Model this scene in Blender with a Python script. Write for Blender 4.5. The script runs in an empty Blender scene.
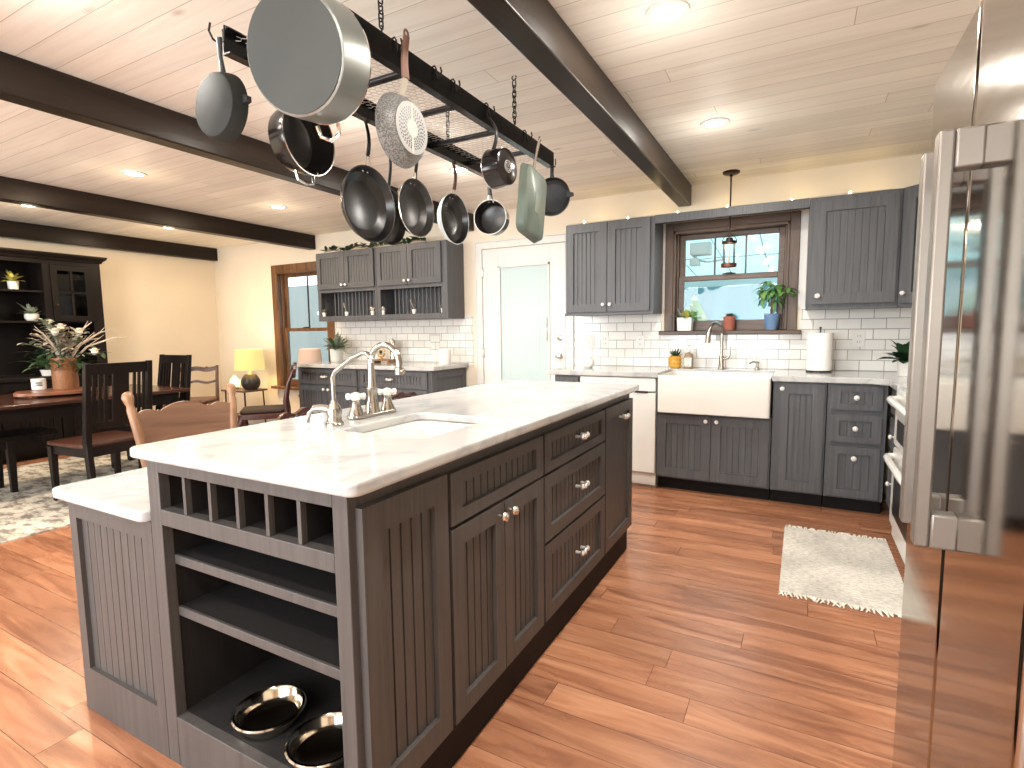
import bpy, bmesh, math, random
from math import sin, cos, pi, radians, sqrt, atan2
from mathutils import Vector as V, Matrix
SC = bpy.context.scene
COL = SC.collection
RND = random.Random(11)

# ------------------------------------------------------------------ materials
def mat(name, col, rough=.5, metal=0., spec=.5, coat=0., emit=None, es=0.):
    m = bpy.data.materials.new(name); m.use_nodes = True
    b = m.node_tree.nodes['Principled BSDF']
    b.inputs['Base Color'].default_value = (*col, 1)
    b.inputs['Roughness'].default_value = rough
    b.inputs['Metallic'].default_value = metal
    b.inputs['Specular IOR Level'].default_value = spec
    b.inputs['Coat Weight'].default_value = coat
    if emit:
        b.inputs['Emission Color'].default_value = (*emit, 1)
        b.inputs['Emission Strength'].default_value = es
    return m

def nd(m, t, **kw):
    n = m.node_tree.nodes.new(t)
    for k, v in kw.items():
        if k in n.inputs.keys(): n.inputs[k].default_value = v
        else: setattr(n, k, v)
    return n

def lk(m, a, b): m.node_tree.links.new(a, b)
def bsdf(m): return m.node_tree.nodes['Principled BSDF']

def mapped(m, scale, swap=None):
    tc = nd(m, 'ShaderNodeTexCoord')
    src = tc.outputs['Object']
    if swap:
        s = nd(m, 'ShaderNodeSeparateXYZ'); c = nd(m, 'ShaderNodeCombineXYZ')
        lk(m, src, s.inputs[0])
        for i, ax in enumerate(swap): lk(m, s.outputs['XYZ'.index(ax)], c.inputs[i])
        src = c.outputs[0]
    mp = nd(m, 'ShaderNodeMapping'); mp.inputs['Scale'].default_value = scale
    lk(m, src, mp.inputs[0])
    return mp.outputs[0]

def ramp(m, fac, stops):
    r = nd(m, 'ShaderNodeValToRGB')
    e = r.color_ramp.elements
    while len(e) < len(stops): e.new(.5)
    for i, (p, c) in enumerate(stops):
        e[i].position = p; e[i].color = (*c, 1)
    lk(m, fac, r.inputs[0]); return r.outputs[0]

def mix(m, fac, a, b, mode='MIX'):
    x = nd(m, 'ShaderNodeMix', data_type='RGBA', blend_type=mode)
    for s, v in ((x.inputs[0], fac), (x.inputs[6], a), (x.inputs[7], b)):
        if hasattr(v, 'default_value') and hasattr(v, 'links'): lk(m, v, s)
        elif isinstance(v, (int, float)): s.default_value = v
        else: s.default_value = (*v, 1)
    return x.outputs[2]

def noisy(name, c1, c2, scale, rough=.5, metal=0., detail=4, bump=0., swap=None, lo=.3, hi=.7, spec=.5, coat=0.):
    m = mat(name, c1, rough, metal, spec, coat)
    n = nd(m, 'ShaderNodeTexNoise', Scale=1., Detail=float(detail))
    lk(m, mapped(m, scale, swap), n.inputs['Vector'])
    lk(m, ramp(m, n.outputs[0], [(lo, c1), (hi, c2)]), bsdf(m).inputs['Base Color'])
    if bump:
        b = nd(m, 'ShaderNodeBump', Strength=bump, Distance=.01)
        lk(m, n.outputs[0], b.inputs['Height']); lk(m, b.outputs[0], bsdf(m).inputs['Normal'])
    return m

M = {}
# distressed charcoal paint, brush streaks run up and down
def paint(name, a, b, wear, rough=.42):
    m = mat(name, a, rough, spec=.32)
    n1 = nd(m, 'ShaderNodeTexNoise', Scale=1., Detail=5., Roughness=.65)
    lk(m, mapped(m, (70, 70, 2.2)), n1.inputs['Vector'])
    n2 = nd(m, 'ShaderNodeTexNoise', Scale=1., Detail=3.)
    lk(m, mapped(m, (5, 5, 3)), n2.inputs['Vector'])
    c = ramp(m, n1.outputs[0], [(.36, a), (.62, b)])
    w = ramp(m, n1.outputs[0], [(.66, (0, 0, 0)), (.74, (1, 1, 1))])
    g = ramp(m, n2.outputs[0], [(.45, (0, 0, 0)), (.7, (.55, .55, .55))])
    f = mix(m, 1., w, g, 'MULTIPLY')
    lk(m, mix(m, f, c, wear), bsdf(m).inputs['Base Color'])
    return m
M['paint_island'] = paint('charcoal_paint_island', (.060, .055, .053), (.080, .073, .070), (.15, .14, .132))
M['paint'] = paint('charcoal_paint', (.070, .072, .077), (.099, .101, .107), (.20, .20, .203))
M['paint_shade'] = paint('charcoal_paint_bay_shade', (.013, .0115, .0115), (.018, .016, .016), (.024, .022, .022), .6)  # island bay shade put into the colour; near-black copy of the island paint
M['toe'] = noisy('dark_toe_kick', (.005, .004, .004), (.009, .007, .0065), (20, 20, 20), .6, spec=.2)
M['quartz'] = None
def quartz():
    m = mat('white_quartz', (.8, .8, .78), .13, spec=.5)
    n = nd(m, 'ShaderNodeTexNoise', Scale=1., Detail=6., Distortion=1.6)
    lk(m, mapped(m, (1.7, 1.3, 1.5)), n.inputs['Vector'])
    c = ramp(m, n.outputs[0], [(.36, (.465, .463, .45)), (.44, (.44, .44, .433)), (.485, (.355, .36, .365)), (.53, (.445, .445, .437)), (.65, (.48, .476, .46))])
    lk(m, c, bsdf(m).inputs['Base Color']); return m
M['quartz'] = quartz()

def row_shift(m, h, w):      # slide every board row by its own amount so the butt joints never line up
    tc = nd(m, 'ShaderNodeTexCoord'); sp = nd(m, 'ShaderNodeSeparateXYZ'); lk(m, tc.outputs['Object'], sp.inputs[0])
    dv = nd(m, 'ShaderNodeMath', operation='DIVIDE'); lk(m, sp.outputs[1], dv.inputs[0]); dv.inputs[1].default_value = h
    fl = nd(m, 'ShaderNodeMath', operation='FLOOR'); lk(m, dv.outputs[0], fl.inputs[0])
    wn = nd(m, 'ShaderNodeTexWhiteNoise', noise_dimensions='1D'); lk(m, fl.outputs[0], wn.inputs['W'])
    ma = nd(m, 'ShaderNodeMath', operation='MULTIPLY_ADD'); lk(m, wn.outputs['Value'], ma.inputs[0]); ma.inputs[1].default_value = w * 3.; lk(m, sp.outputs[0], ma.inputs[2])
    cb = nd(m, 'ShaderNodeCombineXYZ'); lk(m, ma.outputs[0], cb.inputs[0]); lk(m, sp.outputs[1], cb.inputs[1])
    return cb.outputs[0]

def floorwood():
    m = mat('hickory_plank_floor', (.3, .1, .04), .27, spec=.5)
    vec = row_shift(m, .128, 1.15)
    br = nd(m, 'ShaderNodeTexBrick', offset=0., offset_frequency=2)
    br.inputs['Scale'].default_value = 1.; br.inputs['Brick Width'].default_value = 1.15
    br.inputs['Row Height'].default_value = .128; br.inputs['Mortar Size'].default_value = .0012
    br.inputs['Mortar Smooth'].default_value = .3; br.inputs['Bias'].default_value = 0.
    br.inputs['Color1'].default_value = (0, 0, 0, 1); br.inputs['Color2'].default_value = (1, 1, 1, 1); br.inputs['Mortar'].default_value = (.5, .5, .5, 1)
    lk(m, vec, br.inputs['Vector'])
    # grain runs along the planks, shifted plank by plank
    add = nd(m, 'ShaderNodeVectorMath', operation='MULTIPLY_ADD')
    lk(m, br.outputs['Color'], add.inputs[0]); add.inputs[1].default_value = (7., 3., 0)
    lk(m, vec, add.inputs[2])
    mp = nd(m, 'ShaderNodeMapping'); mp.inputs['Scale'].default_value = (1.6, 15, 1); lk(m, add.outputs[0], mp.inputs[0])
    n = nd(m, 'ShaderNodeTexNoise', Scale=1., Detail=7., Roughness=.62, Distortion=1.1); lk(m, mp.outputs[0], n.inputs['Vector'])
    mp2 = nd(m, 'ShaderNodeMapping'); mp2.inputs['Scale'].default_value = (.9, 3.2, 1); lk(m, add.outputs[0], mp2.inputs[0])
    n2 = nd(m, 'ShaderNodeTexNoise', Scale=1., Detail=3., Distortion=.6); lk(m, mp2.outputs[0], n2.inputs['Vector'])
    c = ramp(m, n.outputs[0], [(.30, (.19, .074, .038)), (.44, (.315, .138, .074)), (.56, (.405, .193, .108)), (.72, (.50, .265, .160))])
    t = ramp(m, n2.outputs[0], [(.35, (.84, .81, .79)), (.65, (1.12, 1.11, 1.09))])
    c = mix(m, 1., c, t, 'MULTIPLY')
    p = ramp(m, br.outputs['Color'], [(0., (.86, .84, .84)), (1., (1.1, 1.08, 1.06))])
    c = mix(m, 1., c, p, 'MULTIPLY')
    c = mix(m, br.outputs['Fac'], c, (.06, .02, .01))
    lk(m, c, bsdf(m).inputs['Base Color'])
    lk(m, ramp(m, n.outputs[0], [(.3, (.32,) * 3), (.7, (.20,) * 3)]), bsdf(m).inputs['Roughness'])
    b = nd(m, 'ShaderNodeBump', Strength=.12, Distance=.004); lk(m, n.outputs[0], b.inputs['Height'])
    lk(m, b.outputs[0], bsdf(m).inputs['Normal'])
    return m
M['floor'] = floorwood()

def ceilwood():
    m = mat('whitewashed_pine_ceiling', (.7, .66, .6), .55, spec=.3)
    vec = row_shift(m, .137, 3.6)
    br = nd(m, 'ShaderNodeTexBrick', offset=0., offset_frequency=2)
    br.inputs['Scale'].default_value = 1.; br.inputs['Brick Width'].default_value = 3.6
    br.inputs['Row Height'].default_value = .137; br.inputs['Mortar Size'].default_value = .0018
    br.inputs['Mortar Smooth'].default_value = .4
    br.inputs['Color1'].default_value = (0, 0, 0, 1); br.inputs['Color2'].default_value = (1, 1, 1, 1); br.inputs['Mortar'].default_value = (.5, .5, .5, 1)
    lk(m, vec, br.inputs['Vector'])
    add = nd(m, 'ShaderNodeVectorMath', operation='MULTIPLY_ADD')
    lk(m, br.outputs['Color'], add.inputs[0]); add.inputs[1].default_value = (9., 2., 0); lk(m, vec, add.inputs[2])
    mp = nd(m, 'ShaderNodeMapping'); mp.inputs['Scale'].default_value = (1.1, 17, 1); lk(m, add.outputs[0], mp.inputs[0])
    n = nd(m, 'ShaderNodeTexNoise', Scale=1., Detail=5., Distortion=1.2); lk(m, mp.outputs[0], n.inputs['Vector'])
    vo = nd(m, 'ShaderNodeTexVoronoi', Scale=1.)
    mp3 = nd(m, 'ShaderNodeMapping'); mp3.inputs['Scale'].default_value = (1.5, 3.4, 1); lk(m, add.outputs[0], mp3.inputs[0]); lk(m, mp3.outputs[0], vo.inputs['Vector'])
    kn = ramp(m, vo.outputs['Distance'], [(.015, (1, 1, 1)), (.075, (0, 0, 0))])
    c = ramp(m, n.outputs[0], [(.3, (.77, .735, .665)), (.5, (.83, .805, .74)), (.7, (.865, .845, .785))])
    c = mix(m, 1., c, ramp(m, br.outputs['Color'], [(0., (.93, .92, .91)), (1., (1.05, 1.04, 1.03))]), 'MULTIPLY')
    kf = nd(m, 'ShaderNodeMath', operation='MULTIPLY'); lk(m, kn, kf.inputs[0]); kf.inputs[1].default_value = .5
    c = mix(m, kf.outputs[0], c, (.36, .29, .22))
    c = mix(m, br.outputs['Fac'], c, (.42, .37, .31))
    lk(m, c, bsdf(m).inputs['Base Color']); return m
M['ceiling'] = ceilwood()

def woodmat(name, c1, c2, axis='X', rough=.4, k=1., coat=0., bump=.1):
    sc = {'X': (1.5, 22, 22), 'Y': (22, 1.5, 22), 'Z': (22, 22, 1.5)}[axis]
    m = mat(name, c1, rough, coat=coat)
    n = nd(m, 'ShaderNodeTexNoise', Scale=1., Detail=5., Distortion=.8)
    lk(m, mapped(m, tuple(k * s for s in sc)), n.inputs['Vector'])
    lk(m, ramp(m, n.outputs[0], [(.3, c1), (.68, c2)]), bsdf(m).inputs['Base Color'])
    b = nd(m, 'ShaderNodeBump', Strength=bump, Distance=.006); lk(m, n.outputs[0], b.inputs['Height']); lk(m, b.outputs[0], bsdf(m).inputs['Normal'])
    return m
M['beam'] = woodmat('dark_stained_beam', (.008, .0055, .004), (.030, .020, .014), 'Y', .34, .35, bump=.6)
M['trimwood'] = woodmat('dark_brown_trim', (.036, .020, .010), (.115, .062, .032), 'Z', .42)
M['trimwood_x'] = woodmat('dark_brown_trim_across', (.036, .020, .010), (.115, .062, .032), 'X', .42)
M['sash'] = woodmat('walnut_sash', (.050, .027, .016), (.11, .062, .038), 'X', .42)
M['winoak'] = woodmat('stained_oak_trim', (.055, .024, .008), (.18, .08, .03), 'Z', .38)
M['black_wood'] = noisy('espresso_wood', (.005, .0038, .0036), (.011, .0075, .0065), (8, 8, 3), .4)
M['table_wood'] = woodmat('mahogany_table', (.025, .010, .007), (.075, .028, .018), 'Y', .22, .6)
M['seat_wood'] = woodmat('reddish_seat', (.035, .013, .009), (.085, .033, .021), 'X', .32)
M['oak'] = woodmat('honey_oak', (.17, .08, .036), (.31, .165, .083), 'Z', .38)
M['oak_h'] = woodmat('oak_crest', (.13, .062, .035), (.21, .112, .066), 'Y', .4)
M['mahog'] = noisy('carved_mahogany', (.025, .008, .006), (.07, .022, .016), (25, 25, 25), .3, bump=.2)
M['brown_wood'] = noisy('brown_walnut', (.06, .03, .018), (.12, .06, .036), (12, 12, 12), .4)
M['upholstery'] = noisy('brown_leather', (.10, .045, .03), (.17, .085, .06), (30, 30, 30), .5)
M['upholstery_dark'] = noisy('dark_leather', (.02, .010, .008), (.035, .018, .014), (30, 30, 30), .6, spec=.25)
M['wall'] = noisy('cream_wall', (.70, .62, .50), (.73, .645, .52), (3, 3, 3), .8, spec=.2)
M['white_trim'] = mat('white_trim', (.64, .625, .59), .45)
M['white_door'] = mat('white_door', (.63, .62, .60), .4)
M['white_gloss'] = mat('white_enamel', (.70, .70, .675), .2)
M['porcelain'] = mat('porcelain', (.72, .715, .675), .15)
M['ceramic'] = mat('white_ceramic', (.70, .68, .64), .3)
M['blind'] = mat('door_blind', (.60, .645, .645), .6, spec=.2)
M['grey_plastic'] = mat('grey_plastic', (.42, .40, .38), .5)
M['dark_plastic'] = mat('black_plastic', (.012, .012, .013), .35)
M['black_metal'] = noisy('black_painted_metal', (.016, .016, .017), (.03, .03, .031), (12, 12, 12), .26, .5)
M['iron'] = noisy('cast_iron', (.007, .007, .008), (.013, .013, .014), (40, 40, 40), .5, .1)
M['iron_grey'] = noisy('seasoned_iron', (.017, .018, .0165), (.024, .025, .023), (20, 20, 20), .65, .05, spec=.25)
M['steel'] = mat('brushed_steel', (.62, .59, .55), .22, 1.)
M['chrome'] = mat('chrome', (.78, .77, .75), .07, 1.)
M['pull_chrome'] = mat('satin_chrome', (.86, .85, .83), .28, .85)
M['nickel'] = mat('brushed_nickel', (.40, .37, .33), .22, 1.)
def fridge():
    m = mat('stainless_front', (.42, .385, .345), .15, 1.)
    n = nd(m, 'ShaderNodeTexNoise', Scale=1., Detail=3.); lk(m, mapped(m, (1.2, 1.2, 160)), n.inputs['Vector'])
    lk(m, ramp(m, n.outputs[0], [(.3, (.08,) * 3), (.7, (.115,) * 3)]), bsdf(m).inputs['Roughness'])
    return m
M['fridge'] = fridge()
M['fridge_side'] = mat('fridge_side_grey', (.16, .155, .15), .4, .4)
M['handle_steel'] = mat('handle_steel', (.20, .178, .155), .38, .55)
M['pot_grey'] = noisy('grey_anodised', (.036, .038, .034), (.046, .048, .043), (3, 3, 3), .6, .1, spec=.3)
M['pot_steel'] = mat('satin_aluminium', (.24, .25, .235), .36, .8)
M['nonstick'] = mat('nonstick_black', (.016, .015, .015), .27, 0, .6)
M['pan_dark'] = mat('dark_enamel', (.009, .007, .007), .15, 0, .4)
M['pan_grey'] = mat('grey_nonstick', (.05, .046, .044), .3, .3)
M['stone'] = noisy('speckled_grey', (.10, .10, .098), (.24, .24, .235), (220, 220, 220), .5, detail=2, lo=.42, hi=.58)
M['stone_in'] = mat('pan_inner_black', (.02, .02, .02), .4)
M['pan_white'] = mat('pale_blue_enamel', (.62, .68, .70), .25)
M['sage'] = noisy('sage_enamel', (.075, .097, .08), (.12, .145, .118), (9, 9, 5), .38, .1, spec=.35)
M['handle_wood'] = woodmat('pan_handle_wood', (.16, .08, .06), (.28, .16, .12), 'Z', .5)
M['ivory'] = mat('ivory_disc', (.45, .42, .35), .5)
M['leaf'] = noisy('green_leaf', (.05, .14, .03), (.15, .32, .08), (30, 30, 30), .45)
M['leaf_dark'] = noisy('dark_green_leaf', (.012, .04, .014), (.035, .085, .03), (30, 30, 30), .45)
M['leaf_grey'] = noisy('muted_leaf', (.13, .165, .115), (.32, .36, .27), (30, 30, 30), .6)
M['leaf_yellow'] = noisy('yellow_green_leaf', (.25, .27, .05), (.55, .50, .10), (30, 30, 30), .5)
M['twig'] = noisy('pale_twig', (.42, .33, .25), (.62, .53, .43), (30, 30, 30), .8)
M['bark'] = noisy('brown_stem', (.10, .07, .045), (.2, .15, .10), (40, 40, 10), .8)
M['flower'] = mat('cream_flower', (.78, .72, .62), .7)
M['terracotta'] = noisy('terracotta', (.33, .10, .07), (.40, .135, .09), (10, 10, 10), .7)
M['blue_pot'] = noisy('blue_glaze', (.10, .18, .33), (.15, .245, .40), (8, 8, 8), .4)
M['yellow_pot'] = noisy('mustard_glaze', (.50, .26, .03), (.62, .36, .06), (12, 12, 12), .35)
M['copper'] = noisy('woven_copper', (.20, .085, .035), (.31, .145, .065), (90, 90, 90), .45, .3, bump=.3)
M['paper'] = noisy('paper_towel', (.80, .79, .76), (.85, .84, .81), (25, 25, 25), .9)
M['fabric_rug'] = None
M['amber'] = mat('soap_amber', (.27, .20, .13), .1)
M['label'] = mat('paper_label', (.78, .74, .66), .6)
M['ink'] = mat('printed_ink', (.06, .05, .045), .6)
M['bronze'] = mat('oil_rubbed_bronze', (.03, .018, .012), .35, .7)
M['copper_ring'] = mat('aged_copper', (.16, .06, .035), .4, .7)
M['bulb'] = mat('lit_bulb', (1, .9, .7), .3, emit=(1, .86, .62), es=9.)
M['fairy'] = mat('fairy_bulb', (1, .9, .7), .3, emit=(1, .80, .45), es=60.)
M['lampshade'] = mat('glowing_linen_shade', (.42, .34, .13), .8, emit=(1., .80, .30), es=.38)
M['shade_dim'] = mat('warm_linen_shade', (.40, .29, .235), .8, emit=(1., .66, .45), es=.16)
M['salt'] = mat('salt_crystal', (.8, .66, .5), .5, emit=(1., .78, .52), es=.6)
M['lampbase'] = noisy('ribbed_dark_ceramic', (.02, .018, .017), (.04, .035, .03), (9, 9, 9), .4)
M['led'] = mat('recessed_led', (1, 1, 1), .5, emit=(1, .95, .86), es=14.)
M['mesh_wire'] = mat('galvanised_wire', (.42, .41, .38), .4, .6)
M['stone_deck'] = noisy('pale_concrete', (.45, .45, .42), (.55, .55, .52), (3, 3, 3), .9)
M['bowl'] = mat('polished_steel_bowl', (.60, .55, .47), .12, 1.)
for k_ in ('beam', 'black_wood'): bsdf(M[k_]).inputs['Specular IOR Level'].default_value = .22
M['board'] = woodmat('live_edge_board', (.13, .045, .022), (.25, .095, .047), 'Y', .3)

def cutglass(name, tint, rough=.02):
    m = bpy.data.materials.new(name); m.use_nodes = True
    nt = m.node_tree; nt.nodes.remove(nt.nodes['Principled BSDF'])
    out = nt.nodes['Material Output']
    t = nt.nodes.new('ShaderNodeBsdfTransparent'); t.inputs[0].default_value = (*tint, 1)
    g = nt.nodes.new('ShaderNodeBsdfGlossy'); g.inputs['Roughness'].default_value = rough
    f = nt.nodes.new('ShaderNodeFresnel'); f.inputs[0].default_value = 1.45
    x = nt.nodes.new('ShaderNodeMixShader')
    ge = nt.nodes.new('ShaderNodeNewGeometry'); mu = nt.nodes.new('ShaderNodeMath'); mu.operation = 'MULTIPLY_ADD'   # no total reflection inside the thin pane
    mu.inputs[1].default_value = -1.; mu.inputs[2].default_value = 1.; nt.links.new(ge.outputs['Backfacing'], mu.inputs[0])
    m2 = nt.nodes.new('ShaderNodeMath'); m2.operation = 'MULTIPLY'; nt.links.new(f.outputs[0], m2.inputs[0]); nt.links.new(mu.outputs[0], m2.inputs[1])
    nt.links.new(m2.outputs[0], x.inputs[0]); nt.links.new(t.outputs[0], x.inputs[1]); nt.links.new(g.outputs[0], x.inputs[2]); nt.links.new(x.outputs[0], out.inputs[0])
    return m
M['pane'] = cutglass('window_glass', (.93, .98, .98))
M['pane_frost'] = cutglass('satin_glass', (.95, .98, .98), .55)
M['pane_dark'] = cutglass('hutch_glass', (.75, .75, .75))

def tile():
    m = mat('subway_tile', (.78, .77, .74), .14)
    vec = mapped(m, (1, 1, 1), 'XZY')
    br = nd(m, 'ShaderNodeTexBrick', offset=.5, offset_frequency=2)
    br.inputs['Scale'].default_value = 1.; br.inputs['Brick Width'].default_value = .155
    br.inputs['Row Height'].default_value = .0775; br.inputs['Mortar Size'].default_value = .0028; br.inputs['Mortar Smooth'].default_value = .25
    br.inputs['Color1'].default_value = (.64, .63, .60, 1); br.inputs['Color2'].default_value = (.72, .71, .68, 1); br.inputs['Mortar'].default_value = (.30, .295, .28, 1)
    lk(m, vec, br.inputs['Vector']); lk(m, br.outputs['Color'], bsdf(m).inputs['Base Color'])
    b = nd(m, 'ShaderNodeBump', Strength=.6, Distance=.004, invert=True); lk(m, br.outputs['Fac'], b.inputs['Height']); lk(m, b.outputs[0], bsdf(m).inputs['Normal'])
    return m
M['tile'] = tile()

def rugmat(name, light, dark, sc):
    m = mat(name, light, .95, spec=.1)
    n = nd(m, 'ShaderNodeTexNoise', Scale=1., Detail=5., Roughness=.7); lk(m, mapped(m, sc), n.inputs['Vector'])
    n2 = nd(m, 'ShaderNodeTexNoise', Scale=1., Detail=2.); lk(m, mapped(m, (3, 3, 3)), n2.inputs['Vector'])
    c = ramp(m, n.outputs[0], [(.42, dark), (.54, light)])
    c2 = ramp(m, n2.outputs[0], [(.4, (.8, .8, .8)), (.6, (1.05, 1.05, 1.05))])
    lk(m, mix(m, 1., c, c2, 'MULTIPLY'), bsdf(m).inputs['Base Color'])
    b = nd(m, 'ShaderNodeBump', Strength=.5, Distance=.006); lk(m, n.outputs[0], b.inputs['Height']); lk(m, b.outputs[0], bsdf(m).inputs['Normal'])
    return m
M['rug'] = rugmat('woven_cotton_rug', (.72, .69, .63), (.47, .44, .39), (34, 150, 1))
M['rug_big'] = rugmat('vintage_pattern_rug', (.62, .58, .50), (.24, .21, .18), (6, 11, 1))
M['fringe'] = mat('cotton_fringe', (.74, .70, .62), .95)

# ------------------------------------------------------------------ mesh builder
def root_matrix(o):
    while o.parent: o = o.parent
    return Matrix.Translation(o.location) @ Matrix.Rotation(o.rotation_euler.z, 4, 'Z')

class MB:
    def __init__(s): s.v = []; s.f = []
    def add(s, vs, fs):
        k = len(s.v); s.v += [V(p) for p in vs]; s.f += [tuple(i + k for i in f) for f in fs]; return s
    def box(s, x0, x1, y0, y1, z0, z1):
        return s.add([(x, y, z) for z in (z0, z1) for y in (y0, y1) for x in (x0, x1)],
                     [(0, 2, 3, 1), (4, 5, 7, 6), (0, 1, 5, 4), (2, 6, 7, 3), (0, 4, 6, 2), (1, 3, 7, 5)])
    def fbox(s, F, u0, u1, n0, n1, z0, z1):
        O, u, n = F
        return s.add([O + u * a + n * b + V((0, 0, z)) for z in (z0, z1) for b in (n0, n1) for a in (u0, u1)],
                     [(0, 2, 3, 1), (4, 5, 7, 6), (0, 1, 5, 4), (2, 6, 7, 3), (0, 4, 6, 2), (1, 3, 7, 5)])
    def tbox(s, c0, s0, c1, s1):          # tapered bar: rectangle s0 at c0 to rectangle s1 at c1 (vertical-ish)
        vs = []
        for c, d in ((c0, s0), (c1, s1)):
            for y in (-1, 1):
                for x in (-1, 1): vs.append((c[0] + x * d[0] / 2, c[1] + y * d[1] / 2, c[2]))
        return s.add(vs, [(0, 2, 3, 1), (4, 5, 7, 6), (0, 1, 5, 4), (2, 6, 7, 3), (0, 4, 6, 2), (1, 3, 7, 5)])
    def tube(s, pts, r, n=8, closed=False, flat=1.):
        pts = [V(p) for p in pts]; N = len(pts); rs = r if isinstance(r, (list, tuple)) else [r] * N
        vs = []; up = None
        for i, p in enumerate(pts):
            if closed: t = pts[(i + 1) % N] - pts[i - 1]
            else: t = pts[min(i + 1, N - 1)] - pts[max(i - 1, 0)]
            t.normalize()
            if up is None:
                up = V((0, 0, 1)) if abs(t.z) < .9 else V((1, 0, 0))
            a = t.cross(up)
            if a.length < 1e-6: a = t.cross(V((0, 1, 0)))
            a.normalize(); b = a.cross(t).normalized(); up = b
            for k in range(n):
                w = 2 * pi * k / n; vs.append(p + (a * cos(w) + b * sin(w) * flat) * rs[i])
        fs = []
        for i in range(N if closed else N - 1):
            j = (i + 1) % N
            for k in range(n): fs.append((i * n + k, i * n + (k + 1) % n, j * n + (k + 1) % n, j * n + k))
        if not closed: fs += [tuple(range(n))[::-1], tuple((N - 1) * n + k for k in range(n))]
        return s.add(vs, fs)
    def lathe(s, prof, mtx=None, n=24, cap=True):
        mtx = mtx or Matrix(); vs = []; fs = []
        for r, h in prof:
            for k in range(n):
                w = 2 * pi * k / n; vs.append(mtx @ V((r * cos(w), r * sin(w), h)))
        for i in range(len(prof) - 1):
            for k in range(n): fs.append((i * n + k, i * n + (k + 1) % n, (i + 1) * n + (k + 1) % n, (i + 1) * n + k))
        if cap:
            if prof[0][0] > 1e-5: fs.append(tuple(range(n))[::-1])
            if prof[-1][0] > 1e-5: fs.append(tuple((len(prof) - 1) * n + k for k in range(n)))
        return s.add(vs, fs)
    def prism(s, poly, z0, z1, mtx=None):
        mtx = mtx or Matrix(); n = len(poly)
        vs = [mtx @ V((x, y, z)) for z in (z0, z1) for x, y in poly]
        return s.add(vs, [tuple(range(n))[::-1], tuple(range(n, 2 * n))] + [(i, (i + 1) % n, n + (i + 1) % n, n + i) for i in range(n)])
    def ring(s, outer, inner, z0, z1):
        n = len(outer); vs = [(x, y, z) for z in (z0, z1) for L in (outer, inner) for x, y in L]; fs = []
        for i in range(n):
            j = (i + 1) % n
            fs += [(i, n + i, n + j, j), (2 * n + i, 2 * n + j, 3 * n + j, 3 * n + i), (i, j, 2 * n + j, 2 * n + i), (n + i, 3 * n + i, 3 * n + j, n + j)]
        return s.add(vs, fs)
    def loft(s, loops, cap0=True, cap1=True):
        n = len(loops[0]); vs = [p for L in loops for p in L]; fs = []
        for i in range(len(loops) - 1):
            for k in range(n): fs.append((i * n + k, i * n + (k + 1) % n, (i + 1) * n + (k + 1) % n, (i + 1) * n + k))
        if cap0: fs.append(tuple(range(n))[::-1])
        if cap1: fs.append(tuple((len(loops) - 1) * n + k for k in range(n)))
        return s.add(vs, fs)
    def ball(s, c, r, n=12, sq=(1, 1, 1)):
        m = Matrix.Translation(c) @ Matrix.Diagonal((*sq, 1))
        k = max(4, n // 2)
        return s.lathe([(r * sin(pi * i / k), -r * cos(pi * i / k)) for i in range(k + 1)], m, n, False)
    def leaf(s, base, d, ln, wd, bend=.3, up=V((0, 0, 1))):
        d = V(d).normalized(); a = d.cross(up)
        if a.length < 1e-4: a = V((1, 0, 0))
        a.normalize(); nn = a.cross(d).normalized()
        base = V(base); vs = []
        for t, w in ((0, .12), (.3, .85), (.6, 1.), (.85, .55), (1., .03)):
            c = base + d * ln * t - nn * bend * ln * t * t
            vs += [c - a * wd / 2 * w + nn * .12 * wd * w, c, c + a * wd / 2 * w + nn * .12 * wd * w]
        fs = []
        for i in range(4):
            for k in range(2): fs.append((i * 3 + k, i * 3 + k + 1, i * 3 + 4 + k, i * 3 + 3 + k))
        return s.add(vs, fs)
    def build(s, name, m, parent=None, origin=None, local=False, smooth=40, bevel=0., seg=2, label=None, recalc=True):
        me = bpy.data.meshes.new(name)
        vs = s.v
        if parent is not None and not local:
            inv = root_matrix(parent).inverted(); vs = [inv @ p for p in vs]
        elif origin is not None and not local:
            o_ = V(origin); vs = [p - o_ for p in vs]
        me.from_pydata(vs, [], s.f)
        if recalc:
            bm = bmesh.new(); bm.from_mesh(me); bmesh.ops.recalc_face_normals(bm, faces=bm.faces); bm.to_mesh(me); bm.free()
        me.materials.append(m if not isinstance(m, str) else M[m])
        if smooth:
            me.shade_smooth(); me.set_sharp_from_angle(angle=radians(smooth))
        o = bpy.data.objects.new(name, me); COL.objects.link(o)
        if parent is not None: o.parent = parent
        elif origin is not None: o.location = origin
        if bevel:
            b = o.modifiers.new('edge', 'BEVEL'); b.width = bevel; b.segments = seg; b.limit_method = 'ANGLE'; b.angle_limit = radians(40)
        if label: o['label'] = label
        return o

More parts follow.
